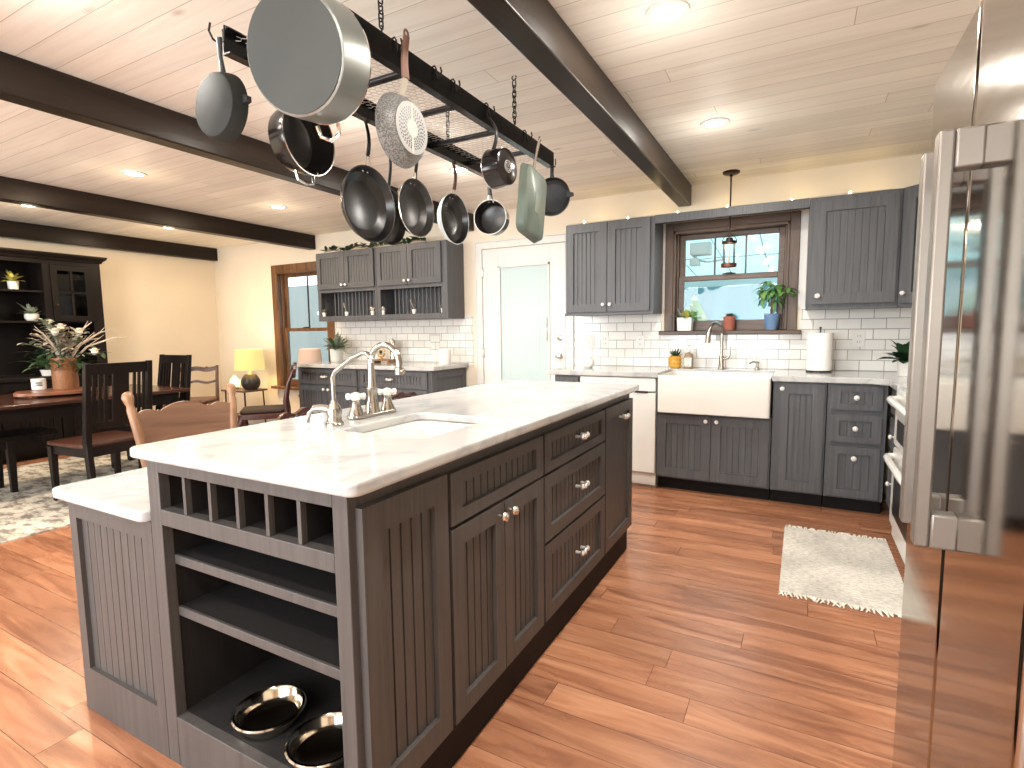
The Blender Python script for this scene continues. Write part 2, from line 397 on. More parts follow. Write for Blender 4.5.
def thing(name, label, cat, loc, rz=0., group=None):
    o = bpy.data.objects.new(name, None); COL.objects.link(o)
    o.location = loc; o.rotation_euler = (0, 0, rz); o.empty_display_size = .05
    o['label'] = label; o['category'] = cat
    if group: o['group'] = group
    return o
def tag(o, label, cat, group=None):
    o['label'] = label; o['category'] = cat
    if group: o['group'] = group
    return o
def struct(o): o['kind'] = 'structure'; return o
def copy_tree(o, parent=None):
    c = o.copy(); COL.objects.link(c)
    if parent: c.parent = parent
    for ch in list(o.children): copy_tree(ch, c)
    return c
def rrect(x0, x1, y0, y1, r, k=4):
    pts = []
    for cx, cy, a0 in ((x1 - r, y1 - r, 0), (x0 + r, y1 - r, 90), (x0 + r, y0 + r, 180), (x1 - r, y0 + r, 270)):
        for i in range(k + 1):
            a = radians(a0 + 90 * i / k); pts.append((cx + r * cos(a), cy + r * sin(a)))
    return pts
def axis_m(c, d):
    return Matrix.Translation(c) @ V((0, 0, 1)).rotation_difference(V(d)).to_matrix().to_4x4()
def arc(c, r, a0, a1, ax, ay, n=10):
    c = V(c); ax = V(ax); ay = V(ay)
    return [c + ax * r * cos(radians(a0 + (a1 - a0) * i / n)) + ay * r * sin(radians(a0 + (a1 - a0) * i / n)) for i in range(n + 1)]
X_, Y_, Z_ = V((1, 0, 0)), V((0, 1, 0)), V((0, 0, 1))

# ------------------------------------------------------------------ cabinet fronts
def front(parent, name, F, u0, u1, z0, z1, m='paint', st=.055, rail=None, bead=True, pitch=.040, gap=.006, top=None):
    rail = rail or st; top = top or rail
    b = MB(); t = .021
    b.fbox(F, u0, u0 + st, 0, t, z0, z1).fbox(F, u1 - st, u1, 0, t, z0, z1)
    b.fbox(F, u0 + st, u1 - st, 0, t, z0, z0 + rail).fbox(F, u0 + st, u1 - st, 0, t, z1 - top, z1)
    a0, a1 = u0 + st, u1 - st
    b.fbox(F, a0, a1, 0, .0015, z0 + rail, z1 - top)
    if bead:
        n = max(2, round((a1 - a0) / pitch)); w = (a1 - a0) / n
        for i in range(n):
            b.fbox(F, a0 + i * w + gap / 2, a0 + (i + 1) * w - gap / 2, .0015, .0075, z0 + rail, z1 - top)
    else: b.fbox(F, a0 + .002, a1 - .002, .004, .008, z0 + rail + .002, z1 - rail - .002)
    return b.build(name, m, parent, smooth=0)
def knob(parent, F, u, z, m='ceramic', r=.0155, n0=.02):
    O, uu, n = F
    c = O + uu * u + n * n0 + Z_ * z
    MB().lathe([(.006, 0), (.005, .012), (r * .8, .016), (r, .022), (r * .85, .029), (r * .4, .033), (0, .034)], axis_m(c, n), 14).build('knob', m, parent)
def bowpull(parent, F, u, z, m='pull_chrome', n0=.02, w=.058):
    O, uu, n = F
    b = MB(); c = O + uu * u + n * n0 + Z_ * z
    for sg in (-1, 1): b.lathe([(.007, 0), (.006, .02), (.011, .024), (.0125, .031), (.008, .038), (0, .04)], axis_m(c + uu * sg * w * .5, n), 12)
    b.tube([c + uu * (-w * .5) + n * .026, c - uu * .008 + n * .026 - Z_ * .004, c + n * .030 - Z_ * .008, c + uu * .008 + n * .026 - Z_ * .004, c + uu * (w * .5) + n * .026], .006, 8)
    b.ball(c + n * .030 - Z_ * .006, .010, 10)
    b.build('pull', m, parent)
# ------------------------------------------------------------------ room shell
XL, XR, YB, YF, ZC = -7.30, 1.16, 4.75, -2.6, 2.43
WIN1 = (-.985, -.108, 1.225, 2.06)     # kitchen window hole: x0,x1,z0,z1
WIN2 = (-6.00, -5.10, .56, 2.03)       # dining window hole
struct(MB().box(XL - .1, XR + .1, YF - .1, YB + .1, -.06, 0).build('floor', 'floor', origin=(-3, 1, 0), smooth=0))
struct(MB().box(XL - .1, XR + .1, YF - .1, YB + .1, ZC, ZC + .08).build('ceiling', 'ceiling', origin=(-3, .985, ZC), smooth=0))
b = MB()
xs = [XL - .1, WIN2[0], WIN2[1], WIN1[0], WIN1[1], XR + .1]
for i in (0, 2, 4): b.box(xs[i], xs[i + 1], YB, YB + .12, 0, ZC)
for w in (WIN1, WIN2): b.box(w[0], w[1], YB, YB + .12, 0, w[2]).box(w[0], w[1], YB, YB + .12, w[3], ZC)
struct(b.build('wall_back', 'wall', origin=(0, YB, 0), smooth=0))
struct(MB().box(XL - .1, XL, YF, YB, 0, ZC).build('wall_left', 'wall', origin=(XL, 0, 0), smooth=0))
struct(MB().box(XR, XR + .1, YF, YB, 0, ZC).build('wall_right', 'wall', origin=(XR, 0, 0), smooth=0))
b = MB(); xs = (XL, -6.4, -4.2, -2.6, -.4, XR)
for i in (0, 2, 4): b.box(xs[i], xs[i + 1], YF - .1, YF, 0, ZC)
for i in (1, 3): b.box(xs[i], xs[i + 1], YF - .1, YF, 0, .75).box(xs[i], xs[i + 1], YF - .1, YF, 2.15, ZC)  # two unseen window openings, added as a source of fill light
struct(b.build('wall_front', 'wall', origin=(0, YF, 0), smooth=0))
struct(MB().box(XL, -5.02, YB - .018, YB, 0, .13).build('baseboard_back', 'white_trim', origin=(-6, YB, 0), bevel=.004))
struct(MB().box(XL, XL + .018, YF, YB - .02, 0, .13).build('baseboard_left', 'white_trim', origin=(XL, 1, 0), bevel=.004))
# tile backsplashes
struct(MB().box(-4.98, -3.02, YB - .010, YB, .88, 1.40).build('trim_1', 'tile', origin=(-4.97, YB, .915), smooth=0))
struct(MB().box(-1.90, WIN1[0] - .095, YB - .010, YB, .88, 1.40).box(WIN1[0] - .095, WIN1[1] + .095, YB - .010, YB, .88, 1.19)
       .box(WIN1[1] + .095, XR, YB - .010, YB, .88, 1.40).build('trim_2', 'tile', origin=(-1.865, YB, .915), smooth=0))
# pale strips of painted board between window trim and cabinets
struct(MB().box(-1.07, -1.054, YB - .010, YB, 1.40, 2.10).box(-.039, .012, YB - .010, YB, 1.40, 2.10).build('trim_3', 'white_trim', origin=(0, YB, 1.4), smooth=0))

# beams
for nm, x0, x1, lab, y1 in (('a', -.955, -.85, 'dark stained ceiling beam nearest the sink window, ending above its valance', YB),
                        ('b', -3.09, -2.985, 'dark stained ceiling beam passing behind the hanging pot rack', YB),
                        ('c', -5.38, -5.27, 'dark stained ceiling beam ending above the dining room window', YB),
                        ('d', -7.29, -7.20, 'dark stained ceiling beam above the black hutch, along the side wall', YB)):
    o = MB().box(x0, x1, YF, y1, 2.26, ZC).build('ceiling_beam', 'beam', origin=((x0 + x1) / 2, 0, 2.26), bevel=.008)
    tag(o, lab, 'beam', 'dark ceiling beams')

# recessed lights
RL = [(-.49, 2.17, 'recessed ceiling light nearest the refrigerator'), (-.49, 3.42, 'recessed ceiling light nearest the sink window and pendant lantern'),
      (-2.27, .92, 'recessed ceiling light nearest the viewer, cut off by the top edge of the view'),
      (-2.27, 2.23, 'recessed ceiling light glowing below the rim of the large grey pot'), (-2.27, 3.42, 'recessed ceiling light beside the pots at the far end of the rack'),
      (-4.38, 2.28, 'recessed ceiling light between the two long beams, nearer the viewer'), (-4.38, 3.52, 'recessed ceiling light between the long beams, nearer the dining window'),
      (-6.22, 2.33, 'recessed ceiling light over the dining table, nearer the viewer'), (-6.22, 3.56, 'recessed ceiling light over the dining corner, nearer the far wall')]
for x, y, lab in RL:
    t = thing('recessed_light', lab, 'ceiling light', (x, y, ZC), group='recessed ceiling lights')
    MB().lathe([(.056, .001), (.058, -.006), (.080, -.007), (.083, .001)], Matrix.Translation((x, y, ZC)), 28, False).build('trim_ring', 'white_trim', t)
    MB().lathe([(0, -.0025), (.057, -.0025), (.057, -.0005), (0, -.0005)], Matrix.Translation((x, y, ZC)), 28, False).build('diffuser', 'led', t)

# ------------------------------------------------------------------ windows and door
def sash_window(name, w, trim, trimx, sash, cw, munt, zmid, label_=None):
    x0, x1, z0, z1 = w
    t = bpy.data.objects.new(name, None); COL.objects.link(t); t.location = ((x0 + x1) / 2, YB, z0); t['kind'] = 'structure'; t.empty_display_size = .05
    yo = YB - .022
    b = MB().box(x0 - cw, x0, yo, YB, z0 - .02, z1 + cw).box(x1, x1 + cw, yo, YB, z0 - .02, z1 + cw)
    b.box(x0, x0 + .02, YB - .02, YB + .12, z0, z1).box(x1 - .02, x1, YB - .02, YB + .12, z0, z1)
    b.box(x0 + .02, x0 + .035, YB + .03, YB + .12, z0, z1).box(x1 - .035, x1 - .02, YB + .03, YB + .12, z0, z1)
    b.build('window_casing', trim, t, bevel=.003)
    b = MB().box(x0, x1, yo, YB, z1, z1 + cw).box(x0, x1, YB - .02, YB + .12, z1 - .025, z1)
    b.build('head_casing', trimx, t, bevel=.003)
    MB().box(x0 - cw - .03, x1 + cw + .03, YB - .10, YB + .12, z0 - .035, z0).build('window_sill', trimx, t, bevel=.006)
    ix0, ix1 = x0 + .035, x1 - .035
    for nm, a0, a1, yy, br in (('upper_sash', zmid - .02, z1 - .025, YB + .075, .03), ('lower_sash', z0, zmid + .022, YB + .04, .085)):
        s_ = .045
        b = MB().box(ix0, ix0 + s_, yy, yy + .03, a0, a1).box(ix1 - s_, ix1, yy, yy + .03, a0, a1)
        b.box(ix0 + s_, ix1 - s_, yy, yy + .03, a0, a0 + br).box(ix0 + s_, ix1 - s_, yy, yy + .03, a1 - .042, a1)
        so = b.build(nm, sash, t, bevel=.003)
        MB().box(ix0 + s_, ix1 - s_, yy + .013, yy + .016, a0 + br, a1 - .042).build('pane', 'pane', so)
        if nm == 'upper_sash':
            n = munt
            for k in range(1, n):
                xx = ix0 + s_ + (ix1 - ix0 - 2 * s_) * k / n
                MB().box(xx - .007, xx + .007, yy + .008, yy + .022, a0 + br, a1 - .042).build('muntin', 'dark_plastic', so)
    b = MB().box((x0 + x1) / 2 - .05, (x0 + x1) / 2 + .05, YB + .03, YB + .05, zmid + .022, zmid + .03).lathe([(.03, 0), (.03, .012), (0, .014)], Matrix.Translation(((x0 + x1) / 2, YB + .05, zmid + .022)), 12)
    b.build('sash_lock', 'bronze', t)
    return t
sash_window('window_1', WIN1, 'trimwood', 'trimwood_x', 'sash', .068, 3, 1.665)
sash_window('window_2', WIN2, 'winoak', 'winoak', 'winoak', .088, 2, 1.29)

t = bpy.data.objects.new('door_1', None); COL.objects.link(t); t.location = (-2.44, YB, 0); t['kind'] = 'structure'
DX0, DX1 = -2.885, -1.975
b = MB().box(DX0 - .075, DX0 - .005, YB - .022, YB, 0, 2.13).box(DX1 + .005, DX1 + .075, YB - .022, YB, 0, 2.13).box(DX0 - .005, DX1 + .005, YB - .022, YB, 2.065, 2.13)
b.box(DX0 - .085, DX0 - .070, YB - .03, YB, 0, 2.14).box(DX1 + .070, DX1 + .085, YB - .03, YB, 0, 2.14).box(DX0 - .085, DX1 + .085, YB - .03, YB, 2.13, 2.145)
b.build('door_casing', 'white_trim', t, bevel=.003)
gx0, gx1, gz0, gz1 = -2.70, -2.135, .26, 1.89
b = MB().box(DX0, gx0, YB - .014, YB, .01, 2.06).box(gx1, DX1, YB - .014, YB, .01, 2.06).box(gx0, gx1, YB - .014, YB, .01, gz0).box(gx0, gx1, YB - .014, YB, gz1, 2.06)
b.build('door_leaf', 'white_door', t, bevel=.002)
b = MB()
for a in ((gx0, gx0 + .022, gz0, gz1), (gx1 - .022, gx1, gz0, gz1)): b.box(a[0], a[1], YB - .024, YB - .013, a[2], a[3])
b.box(gx0, gx1, YB - .024, YB - .013, gz0, gz0 + .022).box(gx0, gx1, YB - .024, YB - .013, gz1 - .022, gz1)
b.build('glass_bead', 'white_trim', t, bevel=.003)
b = MB(); zz = gz0 + .03
while zz < gz1 - .03:
    b.box(gx0 + .022, gx1 - .022, YB - .009, YB - .006, zz, zz + .0145); zz += .0155
b.box(gx0 + .022, gx1 - .022, YB - .0062, YB - .001, gz0 + .02, gz1 - .02)
b.build('blind', 'blind', t, smooth=0)
MB().box(gx0 + .11, gx0 + .118, YB - .011, YB - .009, gz0 + .03, gz1 - .03).box(gx1 - .125, gx1 - .117, YB - .011, YB - .009, gz0 + .03, gz1 - .03).build('ladder_cord', 'white_trim', t)
MB().box(gx0 + .021, gx1 - .021, YB - .0155, YB - .0140, gz0 + .021, gz1 - .021).build('pane', 'pane_frost', t)
MB().box(gx1 - .045, gx1 - .028, YB - .034, YB - .023, 1.28, 1.36).box(gx1 - .045, gx1 - .028, YB - .034, YB - .023, 1.15, 1.23).build('blind_slider', 'white_trim', t, bevel=.003)
MB().lathe([(.032, 0), (.032, .008), (.012, .012), (.012, .035), (.028, .045), (.031, .060), (.024, .072), (0, .076)], axis_m((-2.03, YB - .014, 1.0), (0, -1, 0)), 20).build('knob', 'steel', t)
MB().lathe([(.030, 0), (.028, .012), (.012, .016), (0, .018)], axis_m((-2.03, YB - .014, 1.17), (0, -1, 0)), 20).build('deadbolt', 'steel', t)
for z in (.25, 1.02, 1.83): MB().box(DX0 - .012, DX0 + .012, YB - .032, YB - .013, z - .045, z + .045).build('hinge', 'steel', t, bevel=.003)

# ------------------------------------------------------------------ island
IF = (V((-.832, 0, 0)), Y_, X_)
isl = thing('kitchen_island', 'large charcoal painted kitchen island with open end shelves and white top', 'kitchen island', (-1.21, 1.85, 0))
ZT, YI, XA, XB = .908, .80, -1.59, -.832
b = MB()
b.box(XA, -1.545, .83, 1.18, .14, ZT).box(-.868, XB, .83, 1.18, .14, ZT)
MB().box(-1.545, -1.54, .83, 1.16, .14, ZT).box(-.873, -.868, .83, 1.16, .14, ZT).box(-1.545, -.868, 1.16, 1.18, .14, ZT).build('bay_shade_lining', 'paint_shade', isl)  # dark sheets that carry the painted shade of the open bay
b.box(XA, XA + .025, 1.18, 2.91, .14, ZT).box(XB - .02, XB, 1.18, 2.91, .14, ZT).box(XA + .025, XB - .02, 2.885, 2.91, .14, ZT).box(XA + .025, XB - .02, 1.18, 2.885, .14, .16)
b.build('carcass', 'paint_island', isl, smooth=0)
b = MB()
b.box(XA, -1.537, YI, .83, 0, ZT).box(-.876, XB, YI, .83, 0, ZT)
b.box(-1.537, -.876, YI, .83, .866, ZT).box(-1.537, -.876, YI, .83, .718, .763).box(-1.537, -.876, YI, .83, 0, .151)
b.build('face_frame', 'paint_island', isl, bevel=.002)
MB().box(-1.54, -.873, .83, 1.16, .135, .152).build('bottom_board', 'paint_shade', isl)
MB().box(-1.54, -.873, .83, 1.16, .746, .763).build('rack_floor', 'paint_shade', isl)
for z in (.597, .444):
    so = MB().box(-1.5395, -.8735, .838, 1.159, z, z + .025).build('shelf', 'paint_shade', isl)
    MB().box(-1.5395, -.8735, .828, .838, z - .001, z + .026).build('front_lip', 'paint_island', so, bevel=.002)
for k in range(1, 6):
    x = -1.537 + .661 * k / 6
    MB().box(x - .0055, x + .0055, .820, 1.155, .7635, .865).build('divider', 'paint_shade', isl)
    MB().box(x - .006, x + .006, .804, .820, .7635, .865).build('divider_edge', 'paint_island', isl)
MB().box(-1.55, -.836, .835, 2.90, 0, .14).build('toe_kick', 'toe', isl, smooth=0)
front(isl, 'end_panel', IF, .822, 1.135, .143, .866, 'paint_island', .058, .07)
front(isl, 'false_drawer', IF, 1.150, 1.732, .716, .862, 'paint_island', .056, .037)
for a0, a1, ku in ((1.150, 1.439, 1.408), (1.443, 1.732, 1.474)):
    d = front(isl, 'door', IF, a0, a1, .143, .705, 'paint_island', .054, .056)
    knob(d, IF, ku, .667, 'chrome', .017)
for z0, z1, rl_ in ((.716, .862, .037), (.452, .705, .052), (.143, .440, .052)):
    d = front(isl, 'drawer', IF, 1.747, 2.432, z0, z1, 'paint_island', .055, rl_)
    bowpull(d, IF, 2.085, (z0 + z1) / 2 + .012)
d = front(isl, 'door', IF, 2.447, 2.905, .143, .864, 'paint_island', .06, .056, bead=False)
bowpull(d, IF, 2.69, .795)
MB().box(-2.07, XA - .001, .821, 1.23, 0, .717).build('low_carcass', 'paint_island', isl, bevel=.002)
front(isl, 'low_panel', (V((0, .821, 0)), X_, -Y_), -2.07, XA - .001, 0, .717, 'paint_island', .045, .15, gap=.003, top=.055)
MB().box(-2.09, XA, 2.54, 2.595, 0, .717).build('support_panel', 'paint_island', isl, bevel=.003)

b = MB().ring(rrect(-1.615, -.780, .765, 2.94, .022), rrect(-1.272, -.937, 1.202, 1.608, .05), ZT, .937)
tag(b.build('countertop', 'quartz', origin=(-1.23, 1.9, ZT), bevel=.007, seg=3), 'long white veined quartz countertop on top of the island', 'countertop')
b = MB().prism(rrect(-2.14, -1.592, .778, 2.90, .03), .718, .751)
tag(b.build('countertop', 'quartz', origin=(-2, 1.9, .718), bevel=.007, seg=3), 'lower white quartz ledge stepped down beside the island', 'countertop')
# island sink
def rl(x0, x1, y0, y1, r, z): return [(x, y, z) for x, y in rrect(x0, x1, y0, y1, r)]
t = thing('undermount_sink', 'small white prep sink set under the island countertop', 'sink', (-1.105, 1.405, .70))
def so(d, r, z): return rl(-1.272 - d, -.937 + d, 1.202 - d, 1.608 + d, r, z)
MB().loft([so(.02, .05, .907), so(-.005, .05, .907), so(-.02, .06, .72), so(-.065, .06, .705)], False, True).loft([so(.02, .05, .906), so(-.01, .06, .70), so(-.065, .06, .69)], False, True).build('basin', 'porcelain', t, recalc=False)
MB().lathe([(.04, 0), (.04, .003), (.025, .004), (.02, .001), (0, .001)], Matrix.Translation((-1.105, 1.40, .7055)), 20).build('drain', 'steel', t)
# bridge style faucet
fx, fy = -1.382, 1.475
t = thing('faucet', 'brushed nickel gooseneck faucet with white cross handles on the island', 'faucet', (fx, fy, 0.937))
MB().prism(rrect(fx - .03, fx + .03, fy - .115, fy + .115, .028), 0.937, 0.951).build('base_plate', 'nickel', t, bevel=.004)
col = [(fx, fy, 0.947), (fx, fy, 1.022), (fx, fy, 1.130)] + arc((fx + .066, fy - .0, 1.130), .066, 180, 5, X_, Z_, 14) + [(fx + .132, fy, 1.116)]
MB().tube(col, [.0165] * 2 + [.0118] * (len(col) - 2), 14).build('spout', 'nickel', t)
MB().lathe([(.026, 0), (.024, .03), (.018, .045), (.018, .075), (.0205, .08), (.0205, .088), (.014, .095)], Matrix.Translation((fx, fy, 0.950)), 18).build('collar', 'nickel', t)
MB().lathe([(.0165, 0), (.0165, .022), (.0125, .026)], Matrix.Translation((fx + .132, fy, 1.092)), 16).ball((fx + .147, fy, 1.104), .010).build('aerator', 'nickel', t)
for sg in (-1, 1):
    y = fy + sg * .082
    MB().lathe([(.027, 0), (.026, .008), (.017, .03), (.014, .05), (.016, .055)], Matrix.Translation((fx, y, 0.950)), 16).build('valve_post', 'nickel', t)
    b = MB()
    for k in range(4):
        a = pi / 4 + k * pi / 2; d = V((cos(a), sin(a), 0)); c = V((fx, y, 1.016))
        b.lathe([(.009, 0), (.010, .018), (.0125, .026), (.011, .033), (0, .036)], axis_m(c, d), 10)
    b.lathe([(.016, -.012), (.018, 0), (.014, .012), (0, .016)], Matrix.Translation((fx, y, 1.016)), 14)
    b.build('cross_handle', 'porcelain', t)
# filtered water tap
fx, fy = -1.352, 1.263
t = thing('water_tap', 'slim nickel filtered water tap with side lever on the island', 'faucet', (fx, fy, 0.937))
MB().lathe([(.030, 0), (.030, .006), (.024, .012), (.022, .03), (.026, .045), (.022, .06), (.012, .075), (.009, .085)], Matrix.Translation((fx, fy, 0.937)), 18).build('valve_body', 'nickel', t)
MB().tube([(fx, fy, 1.007), (fx, fy, 1.065), (fx, fy, 1.097), (fx + .011, fy, 1.114), (fx + .09, fy, 1.160), (fx + .135, fy, 1.177), (fx + .154, fy, 1.175), (fx + .170, fy, 1.161), (fx + .175, fy, 1.147)], .0075, 10).build('spout', 'nickel', t)
MB().tube([(fx, fy, 0.987), (fx - .045, fy - .02, 0.994), (fx - .062, fy - .028, 0.990)], [.016, .013, .015], 10).tube([(fx - .06, fy - .028, 0.994), (fx - .078, fy - .034, 0.979), (fx - .088, fy - .038, 0.947)], [.008, .007, .010], 10).build('lever', 'nickel', t)
# dog bowls in the bottom shelf
for x, y, lab in ((-1.285, .915, 'polished steel pet bowl on the bottom island shelf, farther in'), (-1.055, .905, 'polished steel pet bowl on the bottom island shelf, at its open corner')):
    b = MB().lathe([(.060, 0), (.078, .004), (.088, .035), (.094, .040), (.098, .037), (.097, .033)], Matrix.Translation((x, y, .1525)), 32, False)
    b.lathe([(.060, 0), (0, 0)], Matrix.Translation((x, y, .1525)), 32, False).lathe([(0, .003), (.058, .003), (.074, .008), (.083, .035), (.088, .040)], Matrix.Translation((x, y, .1525)), 32, False)
    tag(b.build('pet_bowl', 'bowl', origin=(x, y, .1525), smooth=50), lab, 'bowl', 'steel pet bowls')
# ------------------------------------------------------------------ back run of the kitchen
BF = (V((0, 4.13, 0)), X_, -Y_)
def base_cab(x0, x1, lab, z1=.872, yb=4.738, kick=True):
    t = thing('base_cabinet', lab, 'cabinet', ((x0 + x1) / 2, 4.43, 0), group='base cabinets by the sink')
    b = MB().box(x0, x1, 4.13, 4.15, .10, z1).box(x0, x0 + .018, 4.15, yb, .10, z1).box(x1 - .018, x1, 4.15, yb, .10, z1).box(x0 + .018, x1 - .018, yb - .012, yb, .10, z1).box(x0 + .018, x1 - .018, 4.15, yb - .012, .10, .12)
    b.build('carcass', 'paint', t, smooth=0)
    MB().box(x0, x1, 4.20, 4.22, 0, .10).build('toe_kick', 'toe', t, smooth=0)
    return t
t = base_cab(-1.82, -1.592, 'narrow charcoal base cabinet beside the dishwasher, nearest the door')
front(t, 'drawer', BF, -1.81, -1.605, .70, .855, st=.045, rail=.035)
front(t, 'door', BF, -1.81, -1.605, .115, .685, st=.045)
t = base_cab(-.962, -.168, 'charcoal base cabinet with two doors under the farmhouse sink', .612)
for a0, a1, ku in ((-.955, -.567, -.60), (-.561, -.178, -.525)):
    d = front(t, 'door', BF, a0, a1, .115, .595, st=.065); knob(d, BF, ku, .562)
MB().box(-.962, -.947, 4.115, 4.70, .612, .872).build('side_stile', 'paint', t)
t = base_cab(-.162, .160, 'charcoal base cabinet with one tall beadboard door beside the sink')
d = front(t, 'door', BF, -.135, .148, .115, .862, st=.070, pitch=.038, gap=.007); knob(d, BF, -.105, .825)
t = base_cab(.166, .498, 'charcoal base cabinet with three drawers beside the stove corner')
for z0, z1, rl_ in ((.700, .858, .038), (.482, .668, .042), (.115, .455, .05)):
    d = front(t, 'drawer', BF, .185, .472, z0, z1, st=.055, rail=rl_, bead=True); knob(d, BF, .328, z0 + (z1 - z0) * (.52 if z0 > .4 else .78), r=.0175)
RF = (V((.535, 0, 0)), -Y_, -X_)
t = thing('base_cabinet', 'charcoal drawer cabinet on the stove run, between stove and corner', 'cabinet', (.85, 3.9, 0), group='base cabinets by the sink')
MB().box(.535, 1.14, 3.68, 4.12, .10, .872).build('carcass', 'paint', t, smooth=0)
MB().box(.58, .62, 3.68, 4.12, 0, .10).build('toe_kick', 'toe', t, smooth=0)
for z0, z1 in ((.700, .858), (.482, .668), (.115, .455)):
    d = front(t, 'drawer', RF, -4.10, -3.69, z0, z1, st=.055, rail=.04); knob(d, RF, -3.895, (z0 + z1) / 2)
# dishwasher
x0, x1 = -1.588, -.966
t = thing('dishwasher', 'white built-in dishwasher beside the farmhouse sink', 'dishwasher', ((x0 + x1) / 2, 4.4, 0))
MB().box(x0 + .004, x1 - .004, 4.14, 4.70, .02, .868).build('tub', 'white_gloss', t, bevel=.004)
MB().box(x0 + .004, x1 - .004, 4.105, 4.139, .125, .752).build('door', 'white_gloss', t, bevel=.006)
p = MB().box(x0 + .004, x1 - .004, 4.098, 4.139, .762, .868).build('control_panel', 'white_gloss', t, bevel=.008)
b = MB()
for i in range(12):
    xx = -1.47 + i * .036
    b.box(xx, xx + .010, 4.0972, 4.0985, .800, .806)
    b.box(xx - .002, xx + .014, 4.0972, 4.0985, .820, .823)
    if i % 3 == 0: b.box(xx, xx + .022, 4.0972, 4.0985, .835, .838)
b.build('control_marks', 'grey_plastic', p, smooth=0)
MB().box(-1.13, -1.03, 4.096, 4.112, .752, .768).build('door_latch', 'dark_plastic', t, bevel=.004)
MB().box(x0 + .004, x1 - .004, 4.16, 4.18, .0, .118).build('kick_plate', 'grey_plastic', t)
# farmhouse sink
sx0, sx1, sy0, sy1 = -.944, -.176, 4.045, 4.535
t = thing('farmhouse_sink', 'white apron front farmhouse sink below the window', 'sink', ((sx0 + sx1) / 2, 4.28, .615))
b = MB().loft([rl(sx0, sx1, sy0, sy1, .02, .617), rl(sx0, sx1, sy0, sy1, .02, .897), rl(sx0 + .028, sx1 - .028, sy0 + .028, sy1 - .028, .03, .897), rl(sx0 + .035, sx1 - .035, sy0 + .035, sy1 - .035, .04, .675), rl(sx0 + .08, sx1 - .08, sy0 + .08, sy1 - .08, .05, .665)])
b.build('basin', 'porcelain', t, bevel=.006, seg=3)
MB().lathe([(.045, 0), (.045, .003), (.02, .002), (0, .002)], Matrix.Translation((-.56, 4.29, .6655)), 20).build('drain', 'steel', t)
# countertop
poly = [(-1.86, 4.738), (-1.86, 4.085), (-.948, 4.085), (-.948, 4.539), (-.172, 4.539), (-.172, 4.085), (.40, 4.085), (.485, 4.02), (.485, 3.675), (1.155, 3.675), (1.155, 4.738)]
tag(MB().prism(poly, .874, .914).build('countertop', 'quartz', origin=(0, 4.4, .874), bevel=.005), 'white quartz countertop around the farmhouse sink, along the window wall', 'countertop')
# kitchen faucet
fx, fy = -.565, 4.60
t = thing('faucet', 'tall brushed nickel pull-down faucet behind the farmhouse sink', 'faucet', (fx, fy, .915))
MB().lathe([(.028, 0), (.027, .01), (.020, .02), (.019, .10), (.015, .11)], Matrix.Translation((fx, fy, .915)), 18).build('valve_body', 'nickel', t)
dd = V((-.45, -.89, 0))
pts = [V((fx, fy, 1.0)), V((fx, fy, 1.2))] + arc(V((fx, fy, 1.2)) + dd * .085, .085, 180, 20, dd, Z_, 14)
e = pts[-1]
MB().tube(pts, .0125, 12).build('spout', 'nickel', t)
MB().tube([e, e + V((0, 0, -.03)) + dd * .012, e + V((0, 0, -.10)) + dd * .022], [.0155, .019, .021], 14).build('spray_head', 'nickel', t)
MB().tube([(fx, fy, 1.0), (fx + .05, fy - .005, 1.005), (fx + .062, fy - .007, 1.03), (fx + .064, fy - .007, 1.10)], [.013, .012, .008, .006], 10).build('lever', 'nickel', t)
fx = -.30
t = thing('soap_dispenser', 'short nickel soap pump beside the tall sink faucet', 'soap dispenser', (fx, 4.60, .915))
MB().lathe([(.02, 0), (.019, .01), (.012, .02), (.010, .05), (.014, .055), (.014, .065), (0, .068)], Matrix.Translation((fx, 4.60, .915)), 16).build('pump_body', 'nickel', t)
MB().tube([(fx, 4.60, .972), (fx - .03, 4.585, .978), (fx - .055, 4.572, .965)], .006, 10).build('nozzle', 'nickel', t)
# wall cabinets
UF = (V((0, 4.44, 0)), X_, -Y_)
t = thing('wall_cabinet', 'charcoal wall cabinet with two beadboard doors between door and window', 'cabinet', (-1.46, 4.59, 1.37), group='wall cabinets by the window')
MB().box(-1.845, -1.075, 4.44, 4.738, 1.372, 2.15).build('carcass', 'paint', t, bevel=.002)
for a0, a1, ku in ((-1.838, -1.470, -1.497), (-1.464, -1.108, -1.437)):
    d = front(t, 'door', UF, a0, a1, 1.395, 2.138, st=.068, pitch=.040, gap=.0075); knob(d, UF, ku, 1.455)
MB().box(-1.845, -1.075, 4.405, 4.44, 1.366, 1.386).build('light_rail', 'paint', t, bevel=.002)
tag(MB().box(-1.074, .014, 4.425, 4.445, 2.085, 2.15).box(-1.074, .014, 4.445, 4.737, 2.135, 2.15).build('valance', 'paint', origin=(-.53, 4.44, 2.085), bevel=.002), 'charcoal valance board bridging the cabinets above the sink window', 'valance')
t = thing('wall_cabinet', 'charcoal wall cabinet with one wide door beside the sink window', 'cabinet', (.28, 4.59, 1.37), group='wall cabinets by the window')
MB().box(.016, .556, 4.44, 4.738, 1.372, 2.15).build('carcass', 'paint', t, bevel=.002)
d = front(t, 'door', UF, .046, .538, 1.405, 2.12, st=.075, pitch=.043, gap=.0022); knob(d, UF, .085, 1.462, r=.018)
MB().box(.016, .556, 4.405, 4.44, 1.366, 1.380).build('light_rail', 'paint', t, bevel=.002)
t = thing('wall_cabinet', 'charcoal corner wall cabinet set diagonally, partly behind the refrigerator', 'cabinet', (.85, 4.5, 1.37), group='wall cabinets by the window')
